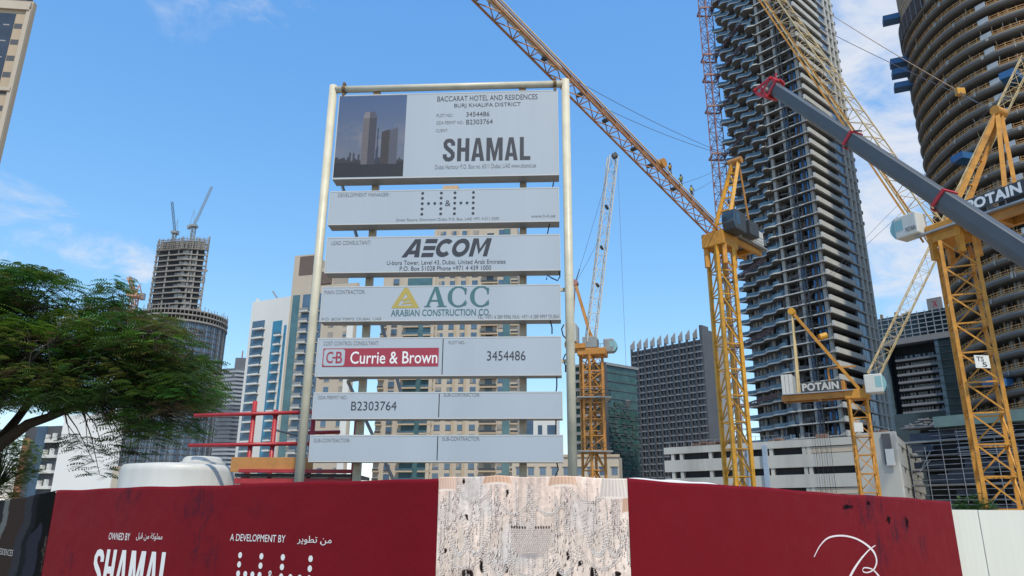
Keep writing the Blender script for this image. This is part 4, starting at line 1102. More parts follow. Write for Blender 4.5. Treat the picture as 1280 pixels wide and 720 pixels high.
# mesh sheets in a vertical row
def phi_at(px, py):
    b = bear(px, py); # nearest hit of the ray with the ring
    best = None
    for k in range(1400, 2800):
        ph = rad(k/10); r = rr(ph); x, y = XC+r*math.cos(ph), YC+r*math.sin(ph)
        e = abs(x/y-b)
        if best is None or e < best[0]-1e-4: best = (e, ph)
    return best[1]
def ring_frame(ph, w=3.0):
    t = Vector((-math.sin(ph), math.cos(ph), 0)); r = rr(ph); c = Vector((XC+r*math.cos(ph), YC+r*math.sin(ph), 0))
    if t.x < 0: t = -t
    return Plane((c-t*w)[:2], (c+t*w)[:2])
phm = phi_at(1236, 60); frm = ring_frame(phm)
for k in range(12, 32):
    MB().fbox(frm, 1.6+.1*(k % 3), 3.9, zc0+FC*k+1.3, zc0+FC*k+2.5, -.45, -.35).build('mesh_sheet', M_mesh, ct)
# protection screens below the core
ps0 = phi_at(1123, 60); 
dg0 = math.degrees(ps0)
for k in range(9):
    a0 = dg0-6+k*4.6
    v_, f_ = ringmesh([(.25, ZT+.6), (.25, ZT+5.2), (.05, ZT+5.2), (.05, ZT+.6), (.25, ZT+.6)], a0, a0+4.45, 4)
    MB().add(v_, f_).build('protection_screen', M_screen, ct)
    v_, f_ = ringmesh([(.27, ZT+.2), (.42, ZT+.2), (.42, ZT+5.5), (.27, ZT+5.5), (.27, ZT+.2)], a0+4.42, a0+4.58, 1)
    MB().add(v_, f_).build('screen_rail', M_scaf, ct)
v_, f_ = ringmesh([(-.6, ZT+1), (-.6, ZT+40), (-14, ZT+40)])
MB().add(v_, f_).build('plywood_core', M_core, ct)
for k in range(3):
    v_, f_ = ringmesh([(-.6, ZT+9+k*9), (-.45, ZT+9+k*9), (-.45, ZT+9.35+k*9), (-.6, ZT+9.35+k*9)]); MB().add(v_, f_).build('core_band', M_beige2, ct)
# blue loading platforms
def loading(px, py, ang_px=None, L=3.4):
    ph = phi_at(px, py) if ang_px is None else ang_px
    d = Vector((math.cos(ph), math.sin(ph), 0)); r = rr(ph); c = Vector((XC, YC, 0))+d*r
    z = zat(px, py, (c.x, c.y)); t = Vector((-d.y, d.x, 0))
    mb = MB(); a = c-d*1.2; b = c+d*L; w = 1.5
    mb.hexa([a-t*w+Vector((0, 0, z)), b-t*w+Vector((0, 0, z)), b+t*w+Vector((0, 0, z)), a+t*w+Vector((0, 0, z)), a-t*w+Vector((0, 0, z+.3)), b-t*w+Vector((0, 0, z+.3)), b+t*w+Vector((0, 0, z+.3)), a+t*w+Vector((0, 0, z+.3))])
    for s_ in (-1, 1):
        e = t*w*s_; f = t*(w*s_-.1*s_)
        mb.hexa([a+e+Vector((0, 0, z+.3)), b+e+Vector((0, 0, z+.3)), b+f+Vector((0, 0, z+.3)), a+f+Vector((0, 0, z+.3)), a+e+Vector((0, 0, z+1.5)), b+e+Vector((0, 0, z+1.5)), b+f+Vector((0, 0, z+1.5)), a+f+Vector((0, 0, z+1.5))])
    b2 = b-d*.1
    mb.hexa([b-t*w+Vector((0, 0, z+.31)), b+t*w+Vector((0, 0, z+.31)), b2+t*w+Vector((0, 0, z+.31)), b2-t*w+Vector((0, 0, z+.31)), b-t*w+Vector((0, 0, z+1.5)), b+t*w+Vector((0, 0, z+1.5)), b2+t*w+Vector((0, 0, z+1.5)), b2-t*w+Vector((0, 0, z+1.5))])
    mb.build('loading_platform', M_blueplat, ct)
pht = math.pi-al+0.06
for px_, py_ in ((1128, 26), (1118, 80), (1124, 93), (1134, 110)): loading(px_, py_, pht+.08)
for px_, py_ in ((1268, 103), (1212, 203), (1254, 484)): loading(px_, py_)

# ---------------------------------------------------------------- lower scaffolded podium on the right
K2, L2, R2, B2 = plan(1290, 560, 112, (-.80, 1), (1138, 560), (1, .3), (1500, 560))
sp = thing('scaffolded_podium', 'dark scaffolded low building below the curved tower', 'building', (K2.x, K2.y, 0))
FS = Plane(L2, K2); zt = zat(1200, 528, ((L2+K2)/2))
ringz(MB(), K2, L2, R2, B2, 0, zt-.5, 2.0).build('floors', M_dark, sp)
nlev = 7; lh = zt/nlev; M_scafd = mat('dull_scaffold_tube', (.22, .24, .28), .55, var=.5, scale=.8)
for k in range(1, nlev+1):
    z = k*lh
    MB().fbox(FS, -1, FS.L+.5, z-.35, z-.05, -2.4, -.3+.5*(k % 2)).build('slab', M_concd if k % 3 else M_conc, sp)
    tb = MB()
    for oz, oo in ((.3, .7), (.75, .7), (1.15, .75)):
        s0 = rnd.uniform(-1, 4); tb.bar(FS.pt(s0, z-lh+oz*lh*.8, oo), FS.pt(FS.L, z-lh+oz*lh*.8+rnd.uniform(-.15, .15), oo), .09)
    tb.build('scaffold_ledger', M_scafd, sp)
    nb_ = MB(); s_ = 0
    while s_ < FS.L-2:
        w = rnd.uniform(1.5, 5)
        if rnd.random() < .55: nb_.fbox(FS, s_, s_+w, z-lh+rnd.uniform(0, .4), z-lh+rnd.uniform(1, 2.4), -.5, -.42)
        s_ += w
    nb_.build('net_sheet', M_net, sp, kind='stuff')
for k in range(int(FS.L/2.6)+1):
    tb = MB(); tb.bar(FS.pt(k*2.6, 0, .8), FS.pt(k*2.6, zt-rnd.uniform(0, 4), .8), .09); tb.build('standard', M_scafd, sp)
for k in range(4):
    s_ = rnd.uniform(0, FS.L-4); z = rnd.uniform(2, zt-4); MB().bar(FS.pt(s_, z, .85), FS.pt(s_+rnd.uniform(1.5, 4), z+3, .85), .08).build('scaffold_brace', M_scaf, sp)
MB().fbox(FS, FS.L*.28, FS.L+.4, zt-.6, zt+1.1, -1.6, 1.6).build('canopy', mat('teal_canopy', (.13, .20, .19), .4, var=.2, scale=.5), sp)
lv = MB()
for k in range(7): lv.fbox(FS, FS.L*.42, FS.L*.9, zt-5.2+k*.62, zt-5.05+k*.62, .2, .35)
lv.build('louvre', M_scaf, sp)
dbm = MB()
for k in range(60):
    s_ = rnd.uniform(-.5, 7); z = zt-.05+max(0, 1.6-abs(s_-3)*.4)*rnd.random(); p = FS.pt(s_, z, rnd.uniform(-1.8, -.4)); q = p+FS.d*rnd.uniform(-1.3, 1.3)+Vector((0, 0, rnd.uniform(-.1, .1))); dbm.bar(p, q, rnd.uniform(.08, .3))
dbm.build('stacked_material', mat('stacked_material', (.30, .27, .26), .8, var=.5, scale=.8), sp, kind='stuff')

# ---------------------------------------------------------------- white car-park podium
K3, L3, R3, B3 = plan(1122, 570, 112, (-1.15, 1), (832, 575), (.62, 1), (1150, 570))
pod = thing('car_park_podium', 'white low car park podium with open parking slots at the foot of the wavy tower', 'building', (K3.x, K3.y, 0))
FP = Plane(L3, K3); FP2 = Plane(K3, R3); LP = FP.L
zt3 = (zat(832, 561, L3)+zat(1108, 541, K3))/2
ringz(MB(), K3, L3, R3, B3, 0, zt3-.4, .9).build('deck', M_dark, pod)
lh = zt3/4.35
sw0 = LP*.86
for k in range(5):
    z0_ = k*lh; z1_ = z0_+lh*.62
    z0b = max(0, z0_-lh*.02)
    if k == 4: z1_ = zt3
    MB().fbox(FP, -.2, sw0, z0b, min(z1_, zt3), -1.0, .12).build('parapet', M_podium, pod)
    MB().fbox(FP2, .02, FP2.L, z0b, min(z1_, zt3), -1.0, .10).build('parapet', M_conc, pod)
cols3 = [.03, .075, .22, .35, .38, .50, .64, .66, .84]
for k in range(4):
    z0_ = k*lh+lh*.62; z1_ = (k+1)*lh-lh*.02
    for q, s_ in enumerate(cols3):
        MB().fbox(FP, LP*s_, LP*s_+.55, z0_, z1_, -.9, .02).build('column', M_podium, pod)
    if k in (1, 3): MB().fbox(FP, LP*.655, sw0-.3, z0_+.1, z1_-.12, -.3, -.02).build('infill', M_beige, pod)
    for s_ in (.0, .25, .5, .75): MB().fbox(FP2, FP2.L*s_+.02, FP2.L*s_+FP2.L*(.16), z0_, z1_, -.9, .04).build('column', M_conc, pod)
MB().fbox(FP, sw0+.003, LP+.06, 0, zt3+.4, -1.0, .22).build('end_wall', M_podium, pod)
MB().fbox(FP, LP*.955, LP*.985, zt3-4.4, zt3+.1, .23, .5).build('dark_sign_box', M_slate, pod)
MB().fbox(FP, LP*.962, LP*.992, zt3-4.6, zt3-2.2, .51, .6).build('white_board', M_whitewall, pod)
for s_ in (.405, .475):
    MB().fbox(FP, LP*s_, LP*s_+.75, 0, zt3-.6, .13, .6).build('rubbish_chute', mat('pale_blue_chute', (.32, .40, .50), .5, var=.12, scale=.6), pod)
tb = MB()
for k in range(26):
    s_ = LP*(k+.5)/26; tb.bar(FP.pt(s_, zt3, -.3), FP.pt(s_, zt3+1.0, -.3), .06)
tb.bar(FP.pt(0, zt3+1, -.3), FP.pt(LP*.55, zt3+1, -.3), .05)
tb.build('roof_rail', M_greysteel, pod)
tb = MB()
for k in range(4): s_ = LP*(.70+.02*k); tb.bar(FP.pt(s_, 0, .4), FP.pt(s_, zt3+3, .4), .05)
tb.build('hanging_cable', M_cable, pod)
rf = MB()
for k in range(30):
    s_ = rnd.choice((rnd.uniform(LP*.1, LP*.24), rnd.uniform(LP*.28, LP*.34), rnd.uniform(0, LP))); rf.fbox(FP, s_, s_+rnd.uniform(.5, 2), zt3-.4, zt3+rnd.uniform(.2, .9), -3, -1.5)
rf.build('roof_clutter', mat('roof_clutter', (.24, .14, .11), .8, var=.5, scale=.5), pod, kind='stuff')

# ---------------------------------------------------------------- slate tower with roof fins
K4, L4, R4, B4 = plan(884, 520, 330, (-.97, 1), (793, 520), (1, .97), (912, 520))
fn = thing('finned_tower', 'dark slate office tower with a square window grid and pointed roof fins', 'tower', (K4.x, K4.y, 0))
F4 = Plane(L4, K4); F4b = Plane(K4, R4)
z4 = zat(872, 418, K4)
ringz(MB(), K4, L4, R4, B4, 0, z4-3, .8).build('glazed_body', mat('smoky_glass', (.05, .058, .075), .12, var=.5, scale=.12, spec=.6), fn)
nc, nf = 10, 26; cw = F4.L/nc; fh4 = (z4-2)/nf
fm = MB().fbox(F4, 0, F4.L, 0, .55, -.9, .25).mesh('floor_band', M_finlight, ORG[fn.name])
fm2 = MB().fbox(F4, 0, F4.L, .55, 1.15, -.7, -.2).mesh('spandrel', M_slate, ORG[fn.name])
for k in range(nf): link('floor_band', fm, fn, loc=(0, 0, k*fh4)); link('spandrel', fm2, fn, loc=(0, 0, k*fh4))
for k in range(nc):
    s_ = k*cw; ht = z4-1.0
    mb = MB(); mb.fbox(F4, s_-.28, s_+.28, 0, ht, -.9, .55)
    mb.build('mullion_fin', M_slate, fn)
    q0, q1 = F4.pt(s_, ht, .55), F4.pt(s_, ht, -2.6)     # pointed blade above the roof
    mb = MB(); n_ = F4.d*.28
    V = [q0-n_, q0+n_, q1+n_, q1-n_, q0-n_+Vector((0, 0, 2.0)), q0+n_+Vector((0, 0, 2.0)), q1+n_+Vector((0, 0, 5.0)), q1-n_+Vector((0, 0, 5.0))]
    mb.hexa(V).build('roof_fin', M_finlight, fn)
mid = MB()
for k in range(nc): mid.fbox(F4, k*cw+cw*.5-.12, k*cw+cw*.5+.12, 0, z4-3, -.8, .1)
mid.build('mullion', M_slate, fn)
wn_ = MB()
for k in range(nf):
    for q in range(nc*2):
        if rnd.random() < .5: wn_.fbox(F4, q*cw/2+.25, q*cw/2+cw/2-.25, k*fh4+1.2, k*fh4+rnd.uniform(2.0, fh4-.1), -.72, -.6)
wn_.build('window_blind', mat('window_blind', (.20, .21, .25), .5, var=.6, scale=.5), fn, kind='stuff')
MB().fbox(F4b, 0, F4b.L*.30, 0, z4+4.5, -1, .4).build('end_wall', M_slate, fn)
MB().fbox(F4b, F4b.L*.30+.01, F4b.L*.55, 0, z4+3, -1.2, .1).build('end_wall', M_slate, fn)
MB().fbox(F4b, F4b.L*.55+.01, F4b.L, 0, z4+2, -1.4, .3).build('end_wall', M_finlight, fn)
mb = MB(); p = F4.pt(F4.L-.2, 0, .5)
ringz(MB(), K4, L4, R4, B4, z4-2.99, z4-2.2, .3).build('roof', M_slate, fn)

# ---------------------------------------------------------------- green glass building
K5, L5, R5, B5 = plan(759, 540, 300, (-1, .55), (716, 540), (1, .75), (800, 540))
gg = thing('glass_office', 'green glass office block left of the finned slate tower', 'building', (K5.x, K5.y, 0))
F5 = Plane(L5, K5); F5b = Plane(K5, R5); z5 = zat(758, 456, K5)
ringz(MB(), K5, L5, R5, B5, 0, z5, .4).build('glass_body', M_ggl, gg)
n5 = int(z5/3.6); sm_ = MB().fbox(F5, 0, F5.L*.96, 0, 1.1, -.5, .6).mesh('floor_band', M_finlight, ORG[gg.name])
for k in range(n5): link('floor_band', sm_, gg, loc=(0, 0, k*3.6+1))
MB().fbox(F5, F5.L*.97, F5.L+.6, 0, z5+.8, -.5, 1.0).build('corner_pier', M_slate, gg); MB().fbox(F5, F5.L*.90, F5.L*.93, 0, z5+.2, -.5, .8).build('corner_pier', M_finlight, gg)
tg = MB()
for k in range(n5*2):
    for q in range(14):
        if rnd.random() < .6 and k*1.8 < z5*.72+rnd.uniform(-4, 4): tg.fbox(F5b, 1+q*(F5b.L-1.5)/14, 1+q*(F5b.L-1.5)/14+rnd.uniform(.8, 1.8), k*1.8, k*1.8+rnd.uniform(.7, 1.6), -.5, -.2+rnd.uniform(0, .5))
tg.build('facade_panel', mat('green_netting', (.045, .075, .07), .7, var=.5, scale=.4), gg, kind='stuff')
for k in range(0, n5, 1): MB().fbox(F5b, .8, F5b.L, k*3.6+1, k*3.6+1.25, -.45, .02+.05*(k % 2)).build('transom', M_slate, gg)
MB().fbox(F5b, -.5, F5b.L+.4, z5, z5+1.1, -1.5, .5).build('parapet', M_greysteel, gg); MB().fbox(F5, -.5, F5.L+.4, z5, z5+1.1, -1.5, .8).build('parapet', M_greysteel, gg)
# ---------------------------------------------------------------- low beige building
K6, L6, R6, B6 = plan(774, 590, 150, (-1, .12), (640, 590), (.3, 1), (778, 590))
lb = thing('beige_low_building', 'low beige rendered building seen below the sign', 'building', (K6.x, K6.y, 0))
z6 = zat(750, 571, K6); F6 = Plane(L6, K6)
ringz(MB(), K6, L6, R6, B6, 0, z6).build('wall', M_beige, lb)
for k in range(9):
    for z in (z6-3.6, z6-7.2):
        s_ = F6.L*(k+.35)/9; w = MB().fbox(F6, s_, s_+1.3, z, z+1.7, -.1, -.001).fbox(F6, s_+.05, s_+1.25, z+.05, z+1.65, .0, .02).build('window', M_bglass, lb)
        MB().fbox(F6, s_-.12, s_+1.42, z+1.7, z+1.85, -.05, .18).build('lintel', M_beige2, w)
MB().fbox(F6, -.2, F6.L+.2, z6, z6+.5, -1, .25).build('cornice', M_beige2, lb)

# ---------------------------------------------------------------- framed glass hotel, right of the wavy tower
K7, L7, R7, B7 = plan(1215, 500, 232, (-.95, 1), (1094, 480), (1, .9), (1290, 500))
ht = thing('framed_hotel', 'blue grey glass block with a framed balcony recess behind the cranes', 'building', (K7.x, K7.y, 0))
F7 = Plane(L7, K7); z7 = zat(1150, 392, (L7+K7)/2); LH = F7.L
ringz(MB(), K7, L7, R7, B7, 0, z7-8, 5).build('inner_body', M_dark, ht)
a7, b7 = LH*.16, LH*.72; zr0, zr1 = zat(1150, 515, (L7+K7)/2), zat(1150, 428, (L7+K7)/2)
M_hg = mat('hotel_blue_glass', (.10, .16, .21), .12, var=.4, scale=.25, spec=.6); M_hg2 = mat('hotel_dark_glass', (.03, .05, .06), .12, var=.4, scale=.25, spec=.6)
MB().fbox(F7, 0, a7, 0, zr1, -6, 0).build('glass_pier', M_hg, ht); MB().fbox(F7, b7, LH*.76, 0, zr1, -6, .01).build('glass_pier', M_hg, ht)
MB().fbox(F7, LH*.76+.01, LH, 0, zr1, -6, 0).build('dark_pier', M_hg2, ht)
MB().fbox(F7, a7+.005, b7-.005, 0, zr0, -6, -.02).build('base_wall', M_hg2, ht)
MB().fbox(F7, 0, LH, zr1, zr1+2.0, -6, .25).build('grey_band', M_finlight, ht)
MB().fbox(F7, 0, LH, zr1+2.01, z7, -6, -.6).build('upper_glazing', M_hg2, ht)
for k in range(5):
    z = zr1+3+k*(z7-zr1-4)/4; MB().fbox(F7, 0, LH, z, z+.28, -.6, -.3).build('transom', M_scaf, ht)
for k in range(13): s_ = LH*k/12; MB().fbox(F7, s_-.12, s_+.12, zr1+2, z7+.4, -.6, -.25).build('mullion', M_scaf, ht)
for k in range(24):
    z = k*zr1/24; MB().fbox(F7, 0, a7, z, z+.15, 0, .08).build('transom', M_greysteel, ht); MB().fbox(F7, b7, LH, z, z+.12, 0.02, .08).build('transom', M_slate, ht)
for k in range(4): s_ = a7*k/4; MB().fbox(F7, s_-.08, s_+.08, 0, zr1, 0.0, .1).build('mullion', M_greysteel, ht)
nb7 = 8
for k in range(nb7):
    z = zr0+(zr1-zr0-3)*k/nb7
    MB().fbox(F7, a7+2.6, b7-.02, z, z+.75, -4.5, -1.2).build('balcony', M_finlight, ht)
    q = MB(); s_ = b7-11
    while s_ < b7-.6: q.fbox(F7, s_, s_+.7, z+.8, z+2.2, -4.6, -4.3); s_ += rnd.choice((.95, .95, 1.6))
    q.build('window', mat('hotel_window', (.32, .37, .40), .2, var=.3, scale=.3), ht)
    q = MB(); s_ = a7+3
    while s_ < b7-.6: q.fbox(F7, s_, s_+.06, z+.75, z+1.75, -1.3, -1.24); s_ += .9
    q.build('railing', M_greysteel, ht)
ps_ = F7.pt(LH*.80, 0, 0)
MB().fbox(F7, LH*.70, LH*.86, z7-.3, z7+4.2, -2, -1.2).build('roof_sign', M_finlight, ht)
q = MB(); fit_text(q, F7, 'X', LH*.755, LH*.815, z7+1.0, z7+3.2, -1.18, offset=.03); q.build('roof_sign_mark', M_crim, ht)
for k in range(7): s_ = rnd.uniform(0, LH*.5); MB().fbox(F7, s_, s_+rnd.uniform(.4, 1.4), z7, z7+rnd.uniform(.5, 2.2), -4, -3).build('roof_plant', M_core, ht)

# ---------------------------------------------------------------- residential towers behind the sign
def balcony_stack(root, fr, s0, s1, z0, z1, fh, out, slab_m, rail_m, n=None, rail_h=1.0, recess=None):
    n = int((z1-z0)/fh)
    sm_ = MB().fbox(fr, s0, s1, 0, .3, -.4, out); sm_.fbox(fr, s0, s1, .3, .3+rail_h*.25, out-.15, out)
    me = sm_.mesh('balcony', slab_m, ORG[root.name]); rm = MB().fbox(fr, s0+.05, s1-.05, .3, .3+rail_h, out-.12, out-.05).mesh('railing', rail_m, ORG[root.name])
    for k in range(n):
        z = z0+fh*k; link('balcony', me, root, loc=(0, 0, z)); link('railing', rm, root, loc=(0, 0, z))
# white and cyan tower
K8, L8, R8, B8 = plan(352, 480, 250, (-1, .50), (304, 480), (1, .9), (372, 480))
wt = thing('white_cyan_tower', 'white residential tower with cyan glass strips and stacked balconies', 'tower', (K8.x, K8.y, 0))
F8 = Plane(L8, K8); z8 = zat(335, 374, (K8+L8)/2); W8 = F8.L
ringz(MB(), K8, L8, R8, B8, 0, z8, 0).build('wall', M_whitewall, wt)
zz8 = z8-7.5
MB().fbox(F8, W8*.07, W8*.40, 0, zz8, -.2, .05).build('dark_glazing', M_bglass, wt); MB().fbox(F8, W8*.62, W8*.86, 0, zz8-1, -.2, .05).build('cyan_glazing', M_cyan, wt); MB().fbox(F8, W8*.92, W8*.985, 0, zz8-3, -.2, .05).build('cyan_glazing', M_cyan, wt)
balcony_stack(wt, F8, W8*.16, W8*.44, 2, zz8, 3.3, 1.5, M_whitewall, M_rail)
balcony_stack(wt, F8, W8*.73, W8*.90, 2, zz8-2, 3.3, 1.3, M_whitewall, M_rail)
MB().fbox(F8, W8*.03, W8*.07, z8, z8+1.6, -2, -1).build('parapet_step', M_whitewall, wt)
# beige tower left of the sign and behind it
K9, L9, R9, B9 = plan(438, 480, 215, (-1, .28), (353, 480), (.5, 1), (441, 480))
bt_ = thing('beige_glass_tower', 'beige residential tower with a teal glass strip left of the sign', 'tower', (K9.x, K9.y, 0))
F9 = Plane(L9, K9); z9 = zat(380, 358, (K9*.3+L9*.7)); W9 = F9.L; zt9 = zat(380, 320, L9)
ringz(MB(), K9, L9, R9, B9, 0, z9).build('wall', M_beige, bt_)
MB().fbox(F9, 0, W9*.30, z9, zt9, -10, 0).build('penthouse', M_beige, bt_); MB().fbox(F9, W9*.09, W9*.30, z9+4, zt9-.5, -.5, .12).build('brown_panel', M_brown, bt_)
MB().fbox(F9, W9*.30+.01, W9*.62, z9, zt9-5, -10, -.5).build('penthouse', M_beige, bt_); MB().fbox(F9, W9*.40, W9*.60, z9+.5, z9+4.5, -.6, .1).build('brown_panel', M_brown, bt_)
MB().fbox(F9, W9*.035, W9*.145, 0, z9-2.5, -.2, .10).build('teal_glazing', M_tglass, bt_)
for a_, b_ in ((.19, .31), (.40, .50)): MB().fbox(F9, W9*a_, W9*b_, 0, z9-2.5, -.2, .04).build('dark_glazing', M_bglass, bt_)
balcony_stack(bt_, F9, W9*.185, W9*.315, 2, z9-3, 3.3, 1.4, M_concl, M_greysteel, rail_h=1.0)
balcony_stack(bt_, F9, W9*.395, W9*.47, 2, z9-3, 3.3, .9, M_concl, M_greysteel, rail_h=1.0)
wm = MB(); lm = MB(); cm_ = MB(); windows_grid(F9, (wm, lm, cm_), W9*.54, W9*.98, 2, z9-1, 3.4, 3.3, 1.7, 1.7, rnd); wm.build('window', M_bglass, bt_, kind='stuff'); lm.build('window_sill', M_beige2, bt_, kind='stuff'); cm_.build('curtain', mat('curtain', (.30, .28, .25), .8, var=.4, scale=.4), bt_, kind='stuff')
MB().fbox(F9, W9*.90, W9*.99, 0, z9-4, .12, .5).build('white_pier', M_whitewall, bt_)
# wide beige tower behind the sign
K10, L10, R10, B10 = plan(646, 480, 265, (-1, .10), (472, 480), (.3, 1), (651, 480))
wb = thing('wide_beige_tower', 'wide stepped beige apartment tower behind the sign', 'tower', (K10.x, K10.y, 0))
F10 = Plane(L10, K10); W10 = F10.L; zA = zat(510, 343, L10); zB = zat(600, 280, K10); zC = zat(560, 231, (K10+L10)/2)
sA_ = F10.uv(545, 300)[0]
MB().fbox(F10, 0, sA_, 0, zA, -16, 0).build('wall', M_beige, wb); MB().fbox(F10, sA_+.01, W10, 0, zB, -16, .3).build('wall', M_beige, wb)
MB().fbox(F10, F10.uv(553, 240)[0], F10.uv(572, 240)[0], zB, zC, -8, -.5).build('penthouse', mat('orange_beige', (.52, .36, .22), .8, var=.1, scale=.2), wb)
MB().fbox(F10, F10.uv(575, 260)[0], F10.uv(628, 260)[0], zB, zB+4, -9, -2).build('penthouse', M_beige2, wb)
g0, g1 = F10.uv(503, 500)[0], F10.uv(536, 500)[0]
MB().fbox(F10, g0, g1, 0, zA-2, -.3, .25).build('teal_glazing', M_tglass, wb); MB().fbox(F10, W10*.90, W10*.95, 0, zB-2, -.3, .5).build('teal_glazing', M_tglass, wb)
balcony_stack(wb, F10, g0-1, g0+5, 3, zA-3, 3.3, 1.4, M_beige2, M_rail); balcony_stack(wb, F10, g1-3, g1+1.5, 3, zA-3, 3.3, 1.2, M_beige2, M_rail)
balcony_stack(wb, F10, W10*.74, W10*.86, 3, zB-3, 3.3, 1.6, M_beige2, M_darksteel); balcony_stack(wb, F10, W10*.955, W10*1.01, 3, zB-4, 3.3, 1.0, M_beige2, M_darksteel); balcony_stack(wb, F10, 0, 2.4, 3, zA-4, 3.3, 1.0, M_beige2, M_darksteel)
wm, lm, cm_ = MB(), MB(), MB()
for a_, b_, zz_ in ((.05, .15, zA), (.40, .73, zB), (.87, .90, zB)):
    windows_grid(F10, (wm, lm, cm_), W10*a_, W10*b_, 3, zz_-1.5, 3.5, 3.3, 2.2, 2.0, rnd)
for q in (wm, lm, cm_): q.v = [tuple(Vector(p)+F10.n*.3) for p in q.v]
cm_.build('curtain', mat('curtain', (.30, .28, .25)), wb, kind='stuff'); wm.build('window', M_bglass, wb, kind='stuff'); lm.build('window_sill', M_darksteel, wb, kind='stuff')
windows_ = MB(); windows_grid(F10, (windows_,), W10*.74, W10*.86, 3, zB-3, 3.2, 3.3, 2.6, 2.3, rnd); windows_.v = [tuple(Vector(p)+F10.n*.31) for p in windows_.v]; windows_.build('dark_glazing', M_darkglass, wb, kind='stuff')
for s_ in (.55, .63): MB().fbox(F10, W10*s_-.4, W10*s_+.4, 0, zB-2, .3, .62).build('pier', M_beige2, wb)
MB().fbox(F10, W10*.375, W10*.40, 0, zB-2, .3, 1.2).build('pier', M_beige, wb)
# small far block right of it
K11, L11, R11, B11 = plan(697, 560, 420, (-1, .2), (655, 560), (.3, 1), (700, 560))
fb = thing('far_dark_block', 'far white and dark glass block glimpsed right of the beige tower', 'building', (K11.x, K11.y, 0))
F11 = Plane(L11, K11); z11 = zat(670, 521, K11); ringz(MB(), K11, L11, R11, B11, 0, z11).build('wall', M_whitewall, fb)
for a_, b_ in ((0.05, .28), (.42, .55), (.70, .95)): MB().fbox(F11, F11.L*a_, F11.L*b_, 0, z11-4*(a_ > .3)-.5, -.2, .1).build('dark_glazing', M_bglass, fb)

# ---------------------------------------------------------------- sand coloured tower, top left corner
K12, L12, R12, B12 = plan(36, 30, 118, (-1, -.1), (-260, 30), (-.05, 1), (41, 30))
tl = thing('sandstone_tower', 'sand coloured stone tower cut by the top left corner of the picture', 'tower', (K12.x, K12.y, 0))
F12 = Plane(L12, K12); W12 = F12.L; z12 = zat(30, 2, K12)
ringz(MB(), K12, L12, R12, B12, 0, z12).build('wall', M_beige2, tl)
fh = 3.5; nfl = int(z12/fh)
gme = MB().fbox(F12, W12*.1, W12-3.6, 0, 2.5, -.3, .03).mesh('window', M_slate, ORG[tl.name]); gme2 = MB().fbox(F12, W12-2.5, W12-1.1, .4, 1.5, -.3, .03).mesh('window', M_slate, ORG[tl.name])
bme_ = MB()
for q in range(16): bme_.fbox(F12, W12-4.4-q*2.2, W12-3.3-q*2.2, .9, 1.2, .03, .12)
bme_ = bme_.mesh('window_bar', M_finlight, ORG[tl.name])
MB().fbox(F12, W12*.1, W12-2.6, 0, z12-3, -.3, .06).build('dark_glazing', mat('slate_glass', (.05, .06, .085), .2, var=.3, scale=.3), tl)
for k in range(nfl-1):
    link('window', gme2, tl, loc=(0, 0, k*fh+1.0)); link('window_bar', bme_, tl, loc=(0, 0, k*fh+1.0))
for k in range(0, nfl, 5): MB().fbox(F12, 0, W12-.3, z12-2.2-k*fh, z12-1.5-k*fh, .04, .5).build('string_course', M_beige, tl)
MB().fbox(F12, W12-.8, W12-.05, 0, z12-2, .02, .30).build('corner_pilaster', M_beige, tl)
MB().fbox(F12, W12-6, W12-1.6, z12, z12+6, -2.2, -.4).build('roof_house', M_slate, tl)
MB().fbox(F12, -1, W12-.2, z12-1.5, z12-.5, -1, .5).build('cornice', M_beige, tl)

# ---------------------------------------------------------------- drum tower with unfinished upper block (left)
YD = 480
cD = at(213, 480, YD); Rd = (at(279, 408, YD).x-at(150, 500, YD).x)/2*.89; XD = at(279, 420, YD).x-Rd
dt = thing('drum_tower', 'round glass tower with a bare concrete block rising from its top', 'tower', (XD, YD, 0))
zd = zat(245, 397, (XD, YD-Rd*.5))
MB().lathe((XD, YD, 0), [(Rd-.8, 0), (Rd-.8, zd-5)], 64).build('glass_drum', M_bglass, dt)
pm = MB()
for k in range(84):
    ph = 2*math.pi*k/84
    if math.sin(ph) > .3: continue
    c = Vector((XD+(Rd-.3)*math.cos(ph), YD+(Rd-.3)*math.sin(ph), 0)); wv_ = .9 if k % 3 else 1.8
    MB().bar(c, c+Vector((0, 0, zd-6)), .24 if k % 3 else .7).build('mullion', M_finlight if k % 3 == 1 else M_slate, dt)
for k in range(int(zd/3.6)):
    pm.lathe((XD, YD, k*3.6), [(Rd-.7, 0), (Rd-.45, 0), (Rd-.45, .7), (Rd-.7, .7)], 64)
pm.build('floor_band', M_slate, dt)
for z, h, r in ((zd-5, 1.2, Rd+.4), (zd-1.2, 1.0, Rd+.4), (zd+2.2, .8, Rd)):
    MB().lathe((XD, YD, z), [(1, 0), (r, 0), (r, h), (1, h)], 64).build('concrete_ring', M_farconc, dt)
tb = MB()
for k in range(70):
    ph = 2*math.pi*k/70; p = Vector((XD+(Rd-.2)*math.cos(ph), YD+(Rd-.2)*math.sin(ph), zd-5)); tb.bar(p, p+Vector((0, 0, 9+rnd.uniform(-1, 3))), .35)
tb.build('starter_column', M_farconc, dt)
KD, LD_, RD_, BD = plan(226, 345, YD-6, (-1, .25), (190.5, 345), (1, .22), (256, 345))
zu = zat(230, 300, KD)
ringz(MB(), KD, LD_, RD_, BD, zd, zu, 2.4).build('upper_core', M_dark, dt)
fD, fD2 = Plane(LD_, KD), Plane(KD, RD_)
nfl = int((zu-zd)/3.9)
gm_ = MB()
